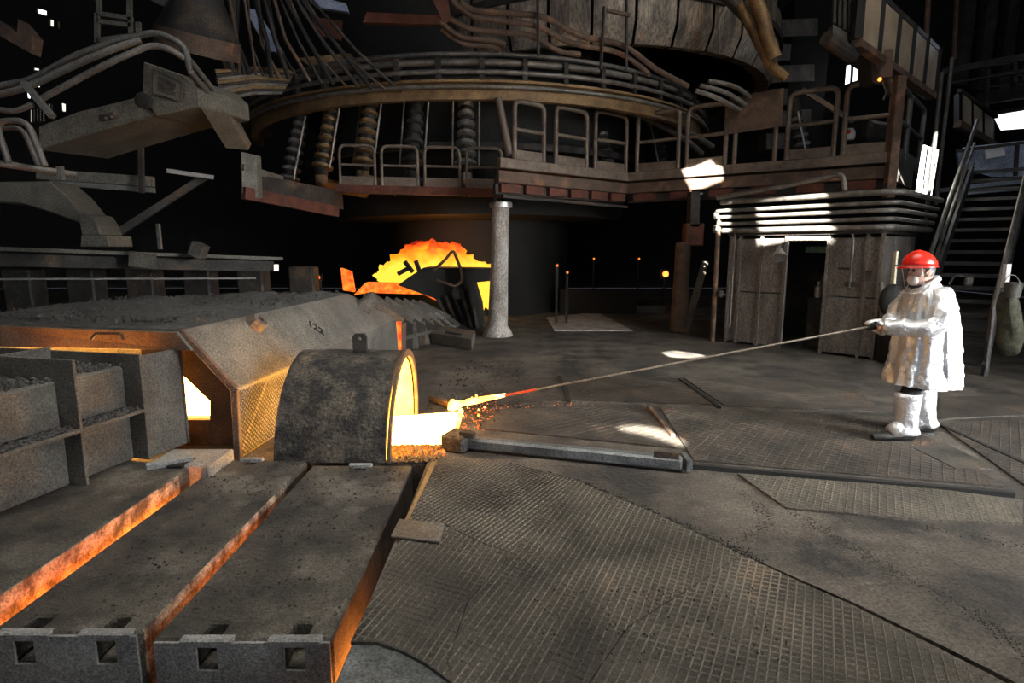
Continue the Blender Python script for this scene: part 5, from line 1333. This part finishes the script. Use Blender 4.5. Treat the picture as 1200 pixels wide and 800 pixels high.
# trousers, gaiters, boots
for (kx, ax_, yy) in ((-.11, -.15, -.128), (.215, .23, .128)):
    MB().tube([L_(kx * .5 + .06, yy * .7, .72), L_(kx * .85 + .03, yy * .85, .58), L_(kx, yy, .47), L_(ax_, yy, .12)], [.08, .078, .085, .06], 14).build('trouser_leg', 'cloth', pe, smooth=80)
    gt = MB()
    zs_ = [.09, .12, .16, .2, .26, .32, .38, .44, .48]
    gt.tube([L_(ax_ - .015 + (kx - ax_) * (z / .48), yy, z) for z in zs_], [.125, .112, .1, .098, .1, .104, .108, .112, .115], 20)
    for i, v in enumerate(gt.v):
        gt.v[i] = v + V((1, 1, .3)) * (.014 * mnoise.noise(v * 15) + .02 * (ridge(v * 9) - .5))
    gt.build('gaiter', 'silver', pe, smooth=180)
    sp = MB()
    sp.tube([L_(ax_ - .02, yy, .15), L_(ax_ - .09, yy, .115), L_(ax_ - .16, yy, .085)], [.085, .08, .062], 14)
    sp.build('spat', 'silver', pe, smooth=80)
    bt = MB()
    bs = [(.09, .045, .05), (.06, .052, .07), (0, .055, .075), (-.08, .054, .06), (-.17, .056, .045), (-.27, .052, .038), (-.325, .035, .028)]
    bt.tube([L_(ax_ + x, yy, h + .012) for x, w_, h in bs], [h for x, w_, h in bs], 14)
    for i, v in enumerate(bt.v):
        j = i // 14
        w_, h = bs[j][1], bs[j][2]
        c = L_(ax_ + bs[j][0], yy, h + .012)
        bt.v[i] = V((v.x, c.y + (v.y - c.y) * w_ / h, max(.012, v.z)))
    bo_ = bt.build('boot', 'boot', pe, smooth=60)
    so = [(.1, -.04), (.1, .04), (.02, .056), (-.15, .062), (-.28, .05), (-.335, .0), (-.28, -.05), (-.15, -.062), (.02, -.056)]
    MB().slab([(PO.x + ax_ + x, PO.y + yy + y) for x, y in so], 0, .02).build('boot_sole', 'boot', bo_)
# the rod, then hands closed round it
TIP, GRIP = V((-0.7,6.42,0.084)), V((3.396,5.53,1.101))
rdv = (GRIP - TIP).normalized()
ro_ = thing('long_rod', 'long thin sampling rod with a glowing end reaching into the molten stream', 'rod', tuple(lerp(TIP, GRIP, .5)))
h1 = lerp(TIP, GRIP, .165)
MB().tube([h1, GRIP + rdv * .34], .011, 8).build('shaft', 'rod', ro_, smooth=60)
MB().tube([lerp(TIP, GRIP, .235), lerp(TIP, GRIP, .148)], .014, 8).build('warm_section', 'dull', ro_, smooth=60)
hb = MB()
hp_ = [lerp(TIP, GRIP, t) for t in (-.004, .006, .02, .035, .05, .075, .1, .125, .152)]
hb.tube(hp_, [.035, .06, .05, .03, .034, .04, .03, .026, .016], 12)
for i, v in enumerate(hb.v):
    hb.v[i] = v + V((1, 1, 1)) * .02 * mnoise.noise(v * 12)
hb.build('glowing_tip', 'hot', ro_, smooth=80)
dp = MB().tube([TIP + V((.12, -.04, -.05)), (-0.567,5.909,0.02), (-0.585,5.546,0)], [.03, .018, .03], 8)
dp.build('dripping_iron', 'hot', ro_, smooth=80)
sdv = rdv.cross(V((0, 0, 1))).normalized()
upv = sdv.cross(rdv).normalized()
def glove(c, flip, wrist):
    """palm beside the rod, four unequal fingers curled round it, thumb from the palm's side"""
    gl = MB()
    palm = c + upv * .034 + sdv * flip * .012
    def P_(ang, r, along):
        return c + rdv * along + (sdv * (math.cos(ang) * flip) + upv * math.sin(ang)) * r
    fm = []
    for k, (al, ln) in enumerate(((-.036, .9), (-.012, 1.0), (.012, .95), (.034, .78))):
        pts = [P_(R(100) - R(250) * ln * t / 7, .027 + .006 * (1 - t / 7), al) for t in range(8)]
        o = MB().tube(pts, [.0125, .0125, .012, .012, .0115, .011, .0105, .007], 8)
        fm.append(o)
    gl.tube([palm + rdv * -.05, palm + rdv * -.02, palm + rdv * .03, palm + rdv * .07, wrist], [.02, .034, .038, .034, .034], 12, flat=.75)
    go = gl.build('glove', 'silver', pe, smooth=80)
    for o in fm:
        o.build('glove_finger', 'cloth', go, smooth=80)
    th_ = [P_(R(120), .04, .03), P_(R(170), .038, .0), P_(R(215), .03, -.03), P_(R(250), .027, -.045)]
    MB().tube(th_, [.016, .015, .0135, .009], 8).build('glove_thumb', 'cloth', go, smooth=80)
glove(GRIP + rdv * .06, -1, L_(-.33, -.085, 1.125))
glove(GRIP + rdv * .2, 1, L_(-.24, .09, 1.085))
